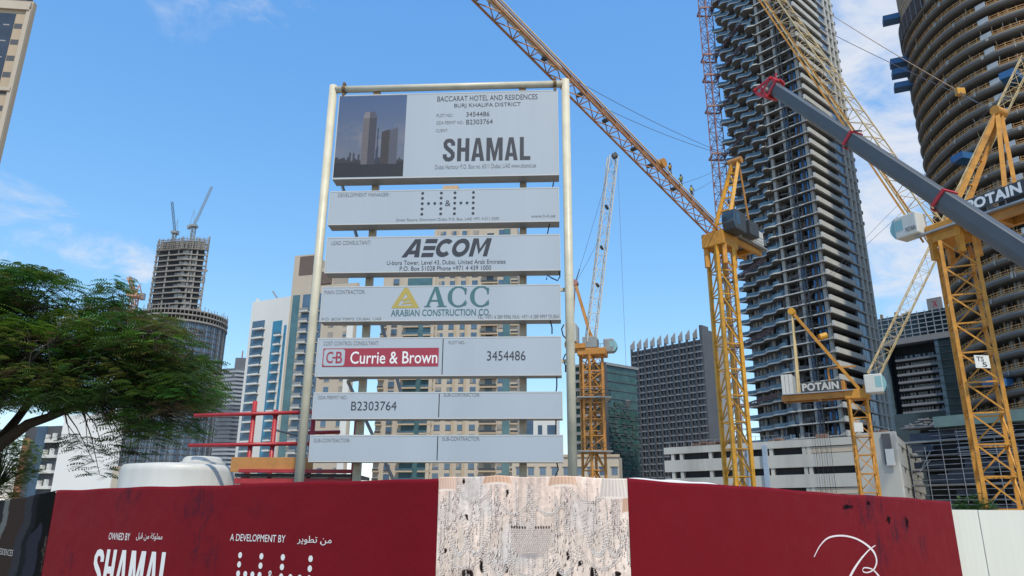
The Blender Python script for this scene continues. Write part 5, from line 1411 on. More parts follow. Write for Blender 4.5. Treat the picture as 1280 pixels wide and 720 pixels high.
for k in range(nfl+1):
    z = zd+k*3.9
    ringz(MB(), KD, LD_, RD_, BD, z, z+.8, -.3).build('slab', M_farconc, dt)
    for fr in (fD, fD2):
        s_ = .5
        while s_ < fr.L-1 and k < nfl:
            w = rnd.uniform(1.2, 3)
            if rnd.random() < .72: gm_.fbox(fr, s_, s_+w, z+.9, z+rnd.uniform(2.4, 3.9), -2.2, -1.2)
            s_ += w+.3
for s_, fr in ((.4, fD), (fD.L*.45, fD), (fD2.L*.3, fD2), (fD2.L*.55, fD2), (fD2.L-.4, fD2)):
    MB().fbox(fr, s_-.5, s_+.5, zd, zu+rnd.uniform(1, 5), -1.2, -.3).build('column', M_farconc, dt)
gm_.build('infill_wall', M_conc, dt, kind='stuff')
tb = MB()
for k in range(90):
    fr = fD if k % 2 else fD2; s_ = rnd.uniform(0, fr.L); tb.bar(fr.pt(s_, zu-6, .4), fr.pt(s_, zu+rnd.uniform(.5, 3), .4), .25)
for k in range(6):
    for fr in (fD, fD2): tb.bar(fr.pt(0, zu-6+1.4*k, .5), fr.pt(fr.L, zu-6+1.4*k, .5), .28)
tb.build('formwork_screen', M_farconc, dt)
# ---------------------------------------------------------------- far grey tower
K13, L13, R13, B13 = plan(288, 540, 720, (-1, .3), (266, 540), (1, .6), (299, 540))
fg = thing('far_grey_tower', 'far pale grey unfinished tower between the tree and the white tower', 'tower', (K13.x, K13.y, 0))
z13 = zat(285, 456, K13); M_fg = mat('hazed_grey_concrete', (.30, .32, .35), .9, var=.2, scale=.06, stain=.2); M_fgd = mat('hazed_grey_opening', (.12, .135, .16), .8, var=.3, scale=.1)  # pale bluish tint of both colours stands in for distance haze
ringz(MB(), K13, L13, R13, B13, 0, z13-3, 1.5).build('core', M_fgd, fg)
for k in range(int(z13/4)):
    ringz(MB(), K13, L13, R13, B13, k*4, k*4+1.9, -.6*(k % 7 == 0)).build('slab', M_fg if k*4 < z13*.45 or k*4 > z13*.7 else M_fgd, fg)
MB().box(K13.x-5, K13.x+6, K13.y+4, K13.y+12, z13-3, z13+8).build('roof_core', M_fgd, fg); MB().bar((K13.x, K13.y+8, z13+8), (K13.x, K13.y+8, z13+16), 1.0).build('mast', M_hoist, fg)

# ---------------------------------------------------------------- buildings seen under the tree
K14, L14, R14, B14 = plan(140, 590, 95, (-1, .2), (68, 590), (.5, 1), (146, 590))
ww = thing('white_blank_building', 'plain white blank walled building under the tree crown', 'building', (K14.x, K14.y, 0))
z14 = zat(110, 522, K14); F14 = Plane(L14, K14); ringz(MB(), K14, L14, R14, B14, 0, z14).build('wall', mat('bright_white_wall', (.70, .70, .69), .8, var=.04, scale=.1), ww); ringz(MB(), K14, L14, R14, B14, z14, z14+.5, -.2).build('parapet', M_whitewall, ww)
K14b, L14b, R14b, B14b = plan(153, 590, 90, (-1, .2), (141, 590), (1, 1), (156, 590))
bb = thing('beige_stub_building', 'small beige building corner left of the water tank', 'building', (K14b.x, K14b.y, 0))
ringz(MB(), K14b, L14b, R14b, B14b, 0, zat(148, 585, K14b)).build('wall', M_beige, bb); ringz(MB(), K14b, L14b, R14b, B14b, zat(148, 585, K14b), zat(148, 583, K14b), -.15).build('cornice', M_beige2, bb)
K15, L15, R15, B15 = plan(68, 590, 130, (-1, .3), (22, 590), (.3, 1), (70, 590))
pb = thing('patterned_building', 'blue grey building with white bracket shaped balcony fronts under the tree', 'building', (K15.x, K15.y, 0))
F15 = Plane(L15, K15); z15 = zat(60, 532, K15); ringz(MB(), K15, L15, R15, B15, 0, z15).build('wall', M_slate, pb)
MB().fbox(F15, 0, F15.L*.18, 0, z15-2, -.2, .2).build('brick_strip', mat('terracotta', (.28, .13, .07), .8, var=.2), pb); MB().fbox(F15, F15.L*.35, F15.L*.62, 0, z15, -.2, .3).build('dark_glazing', M_bglass, pb)
for k in range(int(z15/2.6)):
    q = MB(); z = k*2.6+.5; q.fbox(F15, F15.L*.66, F15.L, z, z+.5, .01, .6); q.fbox(F15, F15.L*.66, F15.L*.72, z, z+1.4, .01, .55); q.fbox(F15, F15.L*.84, F15.L*.90, z+.2, z+1.6, .01, .55); q.build('balcony', M_whitewall, pb)
# ================================================================== TOWER CRANES
def mast(root, x, y, w, z1, bay, chord, brace, m, yaw, z0=0.0):
    run(root, 'mast_section', (x, y, z0), (x, y, z1), w, w, bay, chord, brace, m, side=(math.cos(yaw), math.sin(yaw), 0))
    MB().box(x-w*1.1, x+w*1.1, y-w*1.1, y+w*1.1, z0-.02, z0+.6).build('foundation', M_conc, root) if z0 < .1 else None
class Loc:     # local frame of a crane's upper works: f along the counter-jib, l to the side
    def __init__(s, c, d):
        s.c = Vector(c); s.f = Vector((d[0], d[1], 0)).normalized(); s.l = Vector((-s.f.y, s.f.x, 0))
    def pt(s, f, l, z): return s.c+s.f*f+s.l*l+Vector((0, 0, z))
    def box(s, mb, f0, f1, l0, l1, z0, z1):
        return mb.hexa([s.pt(f0, l0, z0), s.pt(f1, l0, z0), s.pt(f1, l1, z0), s.pt(f0, l1, z0), s.pt(f0, l0, z1), s.pt(f1, l0, z1), s.pt(f1, l1, z1), s.pt(f0, l1, z1)])
def cab(root, lc, f, l, z, w=1.5, d=2.0, h=2.2, front=-1, m=M_cabwhite, gm=M_cabglass):
    """operator's cab: white shell, bowed glass front"""
    body = MB(); lc.box(body, f-d/2, f+d/2, l-w/2, l+w/2, z, z+h); b = body.build('cab', m, root, bevel=.12)
    fr = f+front*d/2
    g = MB(); V = []
    for k in range(7):
        t = k/6; bow = .45*math.sin(t*math.pi*.9+.15)
        for s_ in (-1, 1): V.append(lc.pt(fr+front*bow, l+s_*w*.46, z+.12+t*(h-.3)))
    g.add(V, [(2*k, 2*k+1, 2*k+3, 2*k+2) for k in range(6)]); 
    V2 = []
    for s_ in (-1, 1):
        ring = [lc.pt(fr-front*.02, l+s_*w*.46, z+.12)]+[lc.pt(fr+front*.45*math.sin(k/6*math.pi*.9+.15), l+s_*w*.46, z+.12+k/6*(h-.3)) for k in range(7)]+[lc.pt(fr-front*.02, l+s_*w*.46, z+h-.18)]
        g.add(ring, [tuple(range(len(ring)))])
    g.build('windscreen', gm, b, smooth=False)
    for s_ in (-1, 1):
        sw = MB(); lc.box(sw, min(f-d*.1, f+front*d*.45), max(f-d*.1, f+front*d*.45), l+s_*(w/2+.002), l+s_*(w/2+.015), z+.7, z+h-.35); sw.build('side_window', gm, b)
    return b
def railing(root, pts, h=1.05, m=M_greysteel):
    mb = MB(); pts = [Vector(p) for p in pts]
    for a, b in zip(pts[:-1], pts[1:]):
        for q in (.5, 1.0): mb.bar(a+Vector((0, 0, h*q)), b+Vector((0, 0, h*q)), .06)
        n = max(1, int((b-a).length/1.4))
        for k in range(n+1): p = a+(b-a)*k/n; mb.bar(p, p+Vector((0, 0, h)), .06)
    mb.build('railing', m, root)

# ---- crane 1: big yellow luffing crane, jib to the upper left
Y1 = 85.0
x1 = bear(911.5, 450)*Y1
zt1 = zat(903, 306, (x1, Y1))
c1 = thing('tower_crane', 'tall bright yellow luffing crane with workers on its jib', 'crane', (x1, Y1, 0), 'tower cranes on the building sites')
mast(c1, x1, Y1, 2.15, zt1-.6, 2.9, .40, .13, M_yellow, rad(14))
ins = MB()
for k in range(int(zt1/2.9)):
    z = k*2.9+.3; ins.box(x1-.7, x1+.7, Y1-.6, Y1+.6, z, z+.08); ins.bar((x1-.5, Y1-.3, z), (x1+.5, Y1+.2, z+2.7), .12)
ins.build('ladder', M_greysteel, c1)
J0 = at(891, 283, Y1-.6); Jb = at(612, 0, 57.0)
jd = (Jb-J0); Jend = J0+jd*1.28
lc = Loc((x1, Y1, zt1), (-jd.x, -jd.y))
mb = MB(); lc.box(mb, -1.7, 1.9, -1.5, 1.5, -.6, 1.2); mb.build('slewing_unit', M_yellow2, c1, bevel=.1)
mb = MB()
for f_, l_ in ((-1.2, -1.2), (1.2, -1.2), (1.2, 1.2), (-1.2, 1.2)):
    mb.bar(lc.pt(f_, l_, -3.0), lc.pt(f_, l_, -.55), .5)
mb.build('collar', M_yellow2, c1)
mb = MB(); lc.box(mb, 1.6, 8.8, -1.25, -.85, .5, 1.15); lc.box(mb, 1.6, 8.8, .85, 1.25, .5, 1.15); lc.box(mb, 3, 3.4, -.85, .85, .5, 1.1); lc.box(mb, 6.5, 6.9, -.85, .85, .5, 1.1); mb.build('counter_jib', M_yellow2, c1)
mb = MB(); lc.box(mb, .6, 9.3, -1.9, 1.9, 1.25, 1.42); mb.build('deck', M_greysteel, c1)
mb = MB(); lc.box(mb, 2.2, 5.4, -1.5, 1.5, 1.43, 3.0); mb.build('winch_housing', M_greysteel, c1, bevel=.08)
for k in range(4): 
    mb = MB(); lc.box(mb, 7.0+k*.55, 7.45+k*.55, -1.5, 1.5, 1.43, 3.7); mb.build('counterweight', M_concl, c1)
railing(c1, [lc.pt(.8, -1.85, 1.42), lc.pt(9.2, -1.85, 1.42), lc.pt(9.2, 1.85, 1.42), lc.pt(.8, 1.85, 1.42)])
cab(c1, lc, -.2, -2.35, .9, 1.7, 2.6, 2.6, -1, M_darksteel, M_darkglass)
mb = MB(); lc.box(mb, 2.2, 4.6, -3.1, -1.95, 1.3, 3.2); mb.build('equipment_box', M_darksteel, c1, bevel=.06)
At = at(919, 202, Y1+1.6)
for s_ in (-1.0, 1.0):
    MB().bar(lc.pt(.2, s_, 1.2), At+lc.l*s_*.45, .42).build('a_frame_leg', M_yellow, c1)
    MB().bar(lc.pt(6.6, s_*1.2, 1.4), At+lc.l*s_*.45, .20).build('a_frame_tie', M_orange, c1)
mb = MB()
for k in range(1, 6):
    a = lc.pt(.2, -1, 1.2).lerp(At+lc.l*-.45, k/6); b = lc.pt(.2, 1, 1.2).lerp(At+lc.l*.45, k/6); mb.bar(a, b, .18)
    a2 = lc.pt(.2, -1, 1.2).lerp(At+lc.l*-.45, (k-1)/6); mb.bar(a2, b, .14)
mb.build('a_frame_bracing', M_yellow, c1)
mb = MB(); mb.tube(At-lc.l*.9, At+lc.l*.9, .45, n=14); mb.build('head_sheave', M_orange, c1)
run(c1, 'jib_section', J0, Jend, 1.5, 1.55, 2.6, .17, .085, M_jib1, tri=True, upv=(0, 0, 1))
un = jd.normalized(); ups = (Vector((0, 0, 1))-un*un.z).normalized(); lat = un.cross(ups)
mb = MB()
for s_ in (-.25, .25): mb.bar(J0+ups*.9+lat*s_, Jend+ups*.9+lat*s_, .12)
mb.build('walkway_rail', M_pale, c1)
mb = MB(); mb.bar(J0+un*30+ups*.15, Jend+ups*.15, .75, .12); mb.build('walkway', mat('walkway_pale', (.55, .53, .45), .6, var=.15), c1)
for t in (.22, .34, .42, .55, .66, .80):
    p = J0+un*(jd.length*t)+ups*-.3; MB().tube(p-lat*.35, p+lat*.35, .24, n=12).build('jib_sheave', M_darksteel, c1)
def cable(root, a, b, sag=0.0, r=.03, m=M_cable, n=10):
    a, b = Vector(a), Vector(b); pts = []
    for k in range(n+1):
        t = k/n; p = a.lerp(b, t); p = p-Vector((0, 0, sag*4*t*(1-t))); pts.append(p)
    MB().path(pts, r, 5).build('cable', m, root)
M_rope = mat('steel_rope', (.10, .10, .12), .5, metal=.3, var=0)
for (xa, ya, ta) in ((702, 72, .68), (735, 108, .57)):
    cable(c1, J0+un*(jd.length*ta)+ups*.9, At+Vector((0, 0, .6)), .5, .028, M_rope)
cable(c1, J0+un*(jd.length*.20)+ups*.9, At+Vector((0, 0, .2)), .3, .022, M_rope); cable(c1, J0+un*(jd.length*.15)+ups*.9, At, .5, .022, M_rope)

# ---- crane 2: orange crane right of the sign
Y2 = 92.0; x2 = bear(741, 520)*Y2; zt2 = zat(738, 446, (x2, Y2))
c2 = thing('tower_crane', 'orange luffing crane with a steep white jib just right of the sign', 'crane', (x2, Y2, 0), 'tower cranes on the building sites')
mast(c2, x2, Y2, 2.0, zt2, 2.3, .26, .13, M_orange, rad(28))
mb = MB()
for k in range(4):
    mb.bar((x2+(-.8, .8, .8, -.8)[k]*1.5, Y2+(-.8, -.8, .8, .8)[k]*1.5, zt2-12), (x2+(-.8, .8, .8, -.8)[k]*1.5, Y2+(-.8, -.8, .8, .8)[k]*1.5, zt2-1), .22)
for q in range(6):
    for k in range(4):
        a = Vector((x2+(-.8, .8, .8, -.8)[k]*1.5, Y2+(-.8, -.8, .8, .8)[k]*1.5, zt2-12+q*2)); kk = (k+1) % 4; b = Vector((x2+(-.8, .8, .8, -.8)[kk]*1.5, Y2+(-.8, -.8, .8, .8)[kk]*1.5, zt2-12+q*2)); mb.bar(a, b, .13); mb.bar(a, b+Vector((0, 0, 1.9)), .1)
mb.build('climbing_frame', M_orange, c2)
for z in (zt2-12, zt2-5.5):
    MB().box(x2-2.1, x2+2.1, Y2-2.1, Y2+2.1, z, z+.15).build('platform', M_greysteel, c2); railing(c2, [(x2-2, Y2-2, z), (x2+2, Y2-2, z), (x2+2, Y2+2, z)], 1.0, M_darksteel)
lc = Loc((x2, Y2, zt2), (-.96, .25))
mb = MB(); lc.box(mb, -2.0, 1.6, -1.3, 1.3, 0, .9); mb.build('slewing_unit', M_orange, c2, bevel=.1)
mb = MB(); lc.box(mb, .5, 2.6, -1.5, 1.5, .9, 1.5); lc.box(mb, 2.2, 3.2, -1.2, 1.2, 1.2, 1.8); mb.build('counter_jib', M_orange, c2)
mb = MB(); lc.box(mb, 1.7, 3.1, -1.5, 1.5, 1.85, 4.2); mb.build('counterweight', M_cabwhite, c2)
mb = MB(); lc.box(mb, -.9, .9, -1.2, 1.2, .95, 2.4); mb.build('winch_housing', M_greysteel, c2, bevel=.08)
railing(c2, [lc.pt(-2.4, -1.6, .9), lc.pt(.4, -1.6, .9)], 1.1); cab(c2, lc, -2.2, -1.0, .6, 1.1, 1.3, 1.8, -1, M_greysteel, M_cabglass)
A2 = at(719, 354, Y2); 
for s_ in (-.8, .8): MB().bar(lc.pt(-.5, s_, .9), A2+lc.l*s_*.35, .3).build('a_frame_leg', M_orange, c2)
mb = MB()
for k in range(1, 7):
    a = lc.pt(-.5, -.8, .9).lerp(A2-lc.l*.28, k/7); b = lc.pt(-.5, .8, .9).lerp(A2+lc.l*.28, k/7); mb.bar(a, b, .14); mb.bar(lc.pt(-.5, -.8, .9).lerp(A2-lc.l*.28, (k-1)/7), b, .1)
mb.build('a_frame_bracing', M_orange, c2)
MB().bar(A2, lc.pt(2.4, 0, 1.6), .14).build('a_frame_tie', M_orange, c2); MB().tube(A2-lc.l*.5, A2+lc.l*.5, .4, n=12).build('head_sheave', M_hoist, c2)
MB().bar(A2, A2+Vector((.6, 0, 1.9)), .12).build('antenna', M_cable, c2)
J20, J21 = at(738, 428, Y2-.5), at(766, 196, Y2-4)
run(c2, 'jib_section', J20, J21, 1.15, 1.15, 1.9, .12, .06, M_jibwhite, side=(1, .15, 0))
MB().bar(J21, J21+Vector((.5, 0, .3)), .8, .6).build('jib_head', M_darksteel, c2)
d2_ = J21-J20
for t in (.3, .5, .72): p = J20+d2_*t; MB().tube(p-Vector((.15, .4, 0)), p+Vector((.15, .4, 0)), .2, n=12).build('jib_sheave', M_darksteel, c2)
cable(c2, J21, A2, .2, .022, M_rope); cable(c2, J20+d2_*.6, A2, .2, .02, M_rope)
hk = at(768, 330, Y2-4); cable(c2, J21+Vector((.6, 0, 0)), (J21.x+.6, J21.y, at(770, 500, Y2-4).z), 0, .018, M_rope, 3); hz_ = at(770, 500, Y2-4).z; MB().box(J21.x+.3, J21.x+.9, J21.y-.2, J21.y+.2, hz_-.9, hz_).build('hook_block', M_darksteel, c2, bevel=.08)

# ---- crane 3: the amber crane at the right, lettered deck
Y3 = 58.0; x3 = bear(1222, 460)*Y3; zt3_ = zat(1192, 292, (x3, Y3))
c3 = thing('tower_crane', 'nearest amber crane at the right edge with a lettered machinery deck', 'crane', (x3, Y3, 0), 'tower cranes on the building sites')
mast(c3, x3, Y3, 2.45, zt3_-.9, 2.5, .27, .12, M_yellow2, rad(-24))
lc = Loc((x3, Y3, zt3_), (.46, -.89))
mb = MB(); lc.box(mb, -1.5, 1.7, -1.4, 1.4, -.1, .9); mb.build('slewing_unit', M_yellow2, c3, bevel=.12)
mb = MB(); 
for f_, l_ in ((-1.15, -1.15), (1.15, -1.15), (1.15, 1.15), (-1.15, 1.15)): mb.bar(lc.pt(f_, l_, -2.2), lc.pt(f_, l_, -.05), .45)
lc.box(mb, -1.4, 1.4, -1.4, 1.4, -.75, -.11); mb.build('collar', M_yellow2, c3)
lc.c.z -= .95
mb = MB(); lc.box(mb, 1.72, 9.5, -1.3, -.9, .35, 1.0); lc.box(mb, 1.72, 9.5, .9, 1.3, .35, 1.0); lc.box(mb, 4.0, 4.4, -.9, .9, .35, .95); lc.box(mb, 7.4, 7.8, -.9, .9, .35, .95); mb.build('counter_jib', M_orange, c3)
mb = MB(); lc.box(mb, 1.71, 9.8, -1.8, 1.8, 1.02, 1.16); lc.box(mb, -2.2, 1.70, 1.41, 1.8, 1.02, 1.16); lc.box(mb, -2.2, 1.70, -1.8, -1.41, 1.02, 1.16); mb.build('deck', M_scaf, c3)
mb = MB(); lc.box(mb, 4.6, 7.0, -1.2, 1.2, 1.17, 2.6); mb.build('winch_housing', M_darksteel, c3, bevel=.06)
for k in range(4): mb = MB(); lc.box(mb, 8.0+k*.42, 8.36+k*.42, -1.5, 1.5, 1.17, 3.2); mb.build('counterweight', M_concl, c3)
mb = MB(); lc.box(mb, 1.6, 3.8, -1.1, 1.1, 1.17, 2.0); mb.build('equipment_box', M_darksteel, c3, bevel=.06)
# lettering panel on the side facing the camera
sgn = -1 if lc.pt(0, -1, 0).y < lc.pt(0, 1, 0).y else 1
pa, pb_ = lc.pt(1.6, 1.9*sgn, 0), lc.pt(8.4, 1.9*sgn, 0)
if pa.x > pb_.x: pa, pb_ = pb_, pa
PB = Plane((pa.x, pa.y), (pb_.x, pb_.y))
mb = MB(); mb.fbox(PB, .4, PB.L, zt3_+.55, zt3_+1.65, -.06, -.02); mb.build('name_board', M_darksteel, c3)
mb = MB(); fit_text(mb, PB, 'POTAIN', 1.0, 5.2, zt3_+.65, zt3_+1.55, .01, offset=.045, space=1.05); mb.build('lettering', M_white, c3)
railing(c3, [lc.pt(1.2, 1.75*sgn, 1.16), lc.pt(9.7, 1.75*sgn, 1.16)], 1.1)
cb = cab(c3, lc, -2.6, 1.5*sgn, 1.2, 1.5, 2.1, 2.0, -1)
mb = MB(); q0, q1 = lc.pt(-3.3, (1.5*sgn)+.875*sgn, 0), lc.pt(-1.6, (1.5*sgn)+.875*sgn, 0)
if q0.x > q1.x: q0, q1 = q1, q0
PQ = Plane((q0.x, q0.y), (q1.x, q1.y)); fit_text(mb, PQ, 'POTAIN', PQ.L*.45, PQ.L*1.0, zt3_+.55, zt3_+.95, .02, offset=.02); mb.build('lettering', M_ink, c3)
A3 = at(1249, 140, Y3-1.3)
for s_ in (-.9, .9):
    MB().bar(lc.pt(-.3, s_, 1.0), A3+lc.l*s_*.3, .44).build('a_frame_leg', M_yellow2, c3)
    MB().bar(lc.pt(5.0, s_, 1.1), A3+lc.l*s_*.3, .30).build('a_frame_tie', M_yellow2, c3)
mb = MB(); mb.tube(A3-lc.l*.7, A3+lc.l*.7, .42, n=14); mb.build('head_sheave', M_yellow2, c3)
mb = MB(); 
for q in range(1, 5):
    a = lc.pt(-.3, -.9, 1).lerp(A3-lc.l*.27, q/5); b = lc.pt(-.3, .9, 1).lerp(A3+lc.l*.27, q/5); mb.bar(a, b, .14)
mb.build('a_frame_bracing', M_yellow2, c3)
J30 = lc.pt(-1.4, 0, 1.0); J31 = at(965, 0, Y3+9.2); J3e = J30+(J31-J30)*1.25
run(c3, 'jib_section', J30, J3e, 1.7, 1.6, 1.9, .11, .05, M_pale, tri=True, side=(.89, .46, 0))
d3 = (J31-J30).normalized(); u3 = (Vector((0, 0, 1))-d3*d3.z).normalized()
mb = MB()
for s_ in (-.6, .6): mb.bar(J30-u3*.8+lc.l*s_, J3e-u3*.8+lc.l*s_, .16)
mb.build('jib_lower_chord', M_yellow2, c3)
cable(c3, J30+(J31-J30)*.98, A3, .4, .03, M_rope)
tr0 = at(1032, 14, 90); cable(c3, tr0, at(1200, 115, 72), .2, .05, mat('rope_tan', (.30, .19, .11), .6, var=0)); cable(c3, at(1200, 115, 72), A3, .2, .04, M_rope)
hkp = at(1200, 115, 72); MB().box(hkp.x-.45, hkp.x+.45, hkp.y-.3, hkp.y+.3, hkp.z-.4, hkp.z+.4).build('rope_pulley', M_yellow, c3, bevel=.06)
for xx, yy in ((1228, 452),):
    p = at(xx, yy, Y3-1.9); PN = Plane((p.x-.6, p.y-.05), (p.x+.6, p.y+.05)); MB().fbox(PN, .0, 1.2, p.z-.5, p.z+.5, -.05, 0).build('notice', M_whitewall, c3)
    mb = MB(); fit_text(mb, PN, 'TS', .15, .75, p.z+.0, p.z+.4, .006, offset=.02); fit_text(mb, PN, '5', .55, .95, p.z-.42, p.z-.05, .006, offset=.02); mb.build('lettering', M_ink, c3)

# ---- crane 4: smaller amber crane in front of the wavy tower
Y4 = 100.0; x4 = bear(1077, 540)*Y4; zt4 = zat(1069, 496, (x4, Y4))
c4 = thing('tower_crane', 'shorter amber crane in front of the wavy tower beside the car park podium', 'crane', (x4, Y4, 0), 'tower cranes on the building sites')
mast(c4, x4, Y4, 2.2, zt4-.5, 2.4, .26, .12, M_yellow2, rad(-18))
lc = Loc((x4, Y4, zt4), (-.86, .50))
mb = MB(); lc.box(mb, -1.6, 1.4, -1.3, 1.3, -.4, .9); mb.build('slewing_unit', M_yellow2, c4, bevel=.1)
mb = MB(); lc.box(mb, .9, 9.6, -1.2, -.85, -.1, .7); lc.box(mb, .9, 9.6, .85, 1.2, -.1, .7); lc.box(mb, 9.2, 9.6, -.85, .85, -.1, .65); lc.box(mb, 4.5, 4.9, -.85, .85, -.1, .65); mb.build('counter_jib', M_orange, c4)
mb = MB(); lc.box(mb, .2, 9.4, -1.6, 1.6, .72, .86); mb.build('deck', M_scaf, c4)
for k in range(3): mb = MB(); lc.box(mb, 7.9+k*.5, 8.35+k*.5, -1.5, 1.5, .87, 3.6); mb.build('counterweight', M_cabwhite, c4)
mb = MB(); lc.box(mb, 3.4, 5.8, -1.0, 1.0, .87, 2.3); mb.build('winch_housing', M_greysteel, c4, bevel=.06)
mb = MB(); lc.box(mb, 1.2, 2.6, -1.0, 1.0, .87, 2.2); mb.build('winch_drum', M_orange, c4, bevel=.1)
sgn = -1 if lc.pt(0, -1, 0).y < lc.pt(0, 1, 0).y else 1
pa, pb_ = lc.pt(6.8, 1.65*sgn, 0), lc.pt(1.6, 1.65*sgn, 0)
if pa.x > pb_.x: pa, pb_ = pb_, pa
PB = Plane((pa.x, pa.y), (pb_.x, pb_.y)); MB().fbox(PB, 0, PB.L, zt4+.9, zt4+2.2, -.06, -.02).build('name_board', M_darksteel, c4)
mb = MB(); fit_text(mb, PB, 'POTAIN', .15, PB.L-.3, zt4+1.0, zt4+2.1, .01, offset=.045, space=1.05); mb.build('lettering', M_concl, c4)
mb = MB(); 
for a, b in (((3.2, .9), (3.2, 4.2)), ((3.2, 4.2), (-.4, 4.2))): mb.bar(lc.pt(a[0], 0, a[1]), lc.pt(b[0], 0, b[1]), .22)
mb.build('service_davit', M_orange, c4)
cb = cab(c4, lc, -2.4, 1.2*sgn, .1, 1.8, 2.2, 2.5, -1); 
A4 = at(990, 390, Y4+3.4)
for s_ in (-.8, .8):
    MB().bar(lc.pt(-.5, s_, .9), A4+lc.l*s_*.3, .40).build('a_frame_leg', M_yellow2, c4); MB().bar(lc.pt(7.4, s_, .9), A4+lc.l*s_*.3, .22).build('a_frame_tie', M_pale, c4)
MB().tube(A4-lc.l*.6, A4+lc.l*.6, .5, n=14).build('head_sheave', M_yellow, c4)
hp = lc.pt(-.5, 0, .9).lerp(A4, .62); MB().tube(hp+Vector((.2, -.6, .3)), hp+Vector((1.2, -.6, .6)), .45, n=12).build('pulley_block', M_yellow, c4)
J40 = lc.pt(-1.3, 0, .9); J41 = at(1168, 312, Y4-6.8); J4e = J40+(J41-J40)*2.35
run(c4, 'jib_section', J40+(J41-J40)*.10, J4e, 1.25, 1.4, 2.0, .12, .05, M_pale, tri=False, side=(.5, .86, 0))
d4 = J41-J40; run(c4, 'jib_foot', J40, J40+d4*.10, .8, .8, 1.4, .16, .08, M_yellow2)
cable(c4, J40+d4*1.9, A4, .3, .025, M_rope); cable(c4, J40+d4*2.2, A4, .3, .025, M_rope)
for xx, yy in ((1073, 534),):
    p = at(xx, yy, Y4-1.8); MB().box(p.x-.6, p.x+.6, p.y-.03, p.y+.03, p.z-.6, p.z+.6).build('notice', M_cabwhite, c4)

# ---- small cranes on the far towers
def far_crane(label, base, h, mw, jib_to, back_to, m, jm, ch=.5):
    r = thing('tower_crane', label, 'crane', base, 'tower cranes on the building sites')
    b = Vector(base); t = b+Vector((0, 0, h))
    run(r, 'mast_section', b, t, mw, mw, 3.6, max(ch, .4), max(ch*.5, .22), m)
    MB().box(t.x-mw, t.x+mw, t.y-mw, t.y+mw, t.z, t.z+1.6).build('slewing_unit', m, r)
    run(r, 'jib_section', t+Vector((0, 0, 1.5)), Vector(jib_to), 1.2, 1.2, 4, ch*.8, ch*.4, jm)
    bk = Vector(back_to); MB().bar(t+Vector((0, 0, 1.2)), Vector((bk.x, bk.y, t.z+1.2)), 1.4, .9).build('counter_jib', m, r)
    MB().bar((bk.x, bk.y, t.z+.2), (bk.x, bk.y, t.z+3), 1.8).build('counterweight', M_greysteel, r)
    hd = t+(bk-t)*.4; hd.z = t.z+(Vector(jib_to).z-t.z)*.35+3
    MB().bar(t+Vector((0, 0, 1.5)), hd, ch).build('a_frame_leg', m, r); MB().bar(Vector((bk.x, bk.y, t.z+1.5)), hd, ch*.7).build('a_frame_tie', m, r)
    return r
pb1 = at(240, 300, YD+2); tp = at(241, 284, YD+2); 
far_crane('far grey crane with a raised jib on top of the drum tower', (pb1.x, pb1.y, zu-4), tp.z-zu+4, 2.2, at(265, 233, YD+2), at(236, 284, YD+6), M_greysteel, M_greysteel, .22)
pb2 = at(217, 300, YD+3)
far_crane('far thin upright crane on the left of the drum tower roof', (pb2.x, pb2.y, zu-4), at(218, 292, YD+3).z-zu+4, 2.0, at(215, 252, YD+3), at(222, 290, YD+6), M_greysteel, M_darksteel, .2)
pb3 = at(172, 500, 300); tp3 = at(168, 372, 300)
far_crane('red and white crane just above the tree crown', (tp3.x, 300, 0), tp3.z, 2.4, at(161, 346, 300), at(178, 372, 304), mat('crane_salmon', (.50, .26, .20), .6, var=.2), mat('crane_salmon', (.50, .26, .20)), .42)
pb4 = at(352, 374, 262)
ant = thing('roof_davit', 'thin slanting pole on the roof of the white and cyan tower', 'pole', (pb4.x, pb4.y, z8))
MB().bar((pb4.x, pb4.y, z8-.02), (pb4.x, pb4.y, z8+.6), 1.2).build('foot', M_greysteel, ant); MB().bar((pb4.x, pb4.y, z8+.4), at(341, 364, 262), .5).build('pole', M_greysteel, ant)

# ================================================================== MOBILE CRANE (telescopic boom)
BT, BR = at(966, 111, 46.0), at(1280, 319, 33.0)
bd = (BR-BT).normalized()
tt = (2.9-BT.z)/bd.z; BP = BT+bd*tt          # boom foot pivot
mc = thing('mobile_crane', 'grey telescopic crane boom with red collars crossing the upper right', 'crane', (BP.x, BP.y, 0))
def boom_section(a, b, w, h, name='boom_section'):
    d = (b-a).normalized(); y = Vector((0, 0, 1)).cross(d).normalized(); z = d.cross(y)
    prof = [(-.5, .5), (-.5, -.02), (-.40, -.30), (-.22, -.46), (0, -.5), (.22, -.46), (.40, -.30), (.5, -.02), (.5, .5), (.42, .54), (-.42, .54)]
    if z.z < 0: z = -z; 
    mb = MB(); n = len(prof); V = [c+y*(p*w)+z*(q*h) for c in (a, b) for p, q in prof]
    mb.add(V, [(k, (k+1) % n, n+(k+1) % n, n+k) for k in range(n)]+[tuple(range(n-1, -1, -1)), tuple(range(n, 2*n))])
    return mb.build(name, M_boom, mc)
def bp(px, py):                                  # point on the boom axis nearest a pixel
    best = None
    for k in range(0, 400):
        p = BT+bd*(k*.1); r = (p-CAM); d = r.dot(_f); x = 640+F_PX*r.dot(_r)/d
        if best is None or abs(x-px) < best[0]: best = (abs(x-px), p)
    return best[1]
c1p, c2p = bp(1064, 172), bp(1178, 249)
boom_section(BT, c1p, .76, .86); boom_section(c1p-bd*.05, c2p, .85, .97); boom_section(c2p-bd*.05, BP, .95, 1.08)
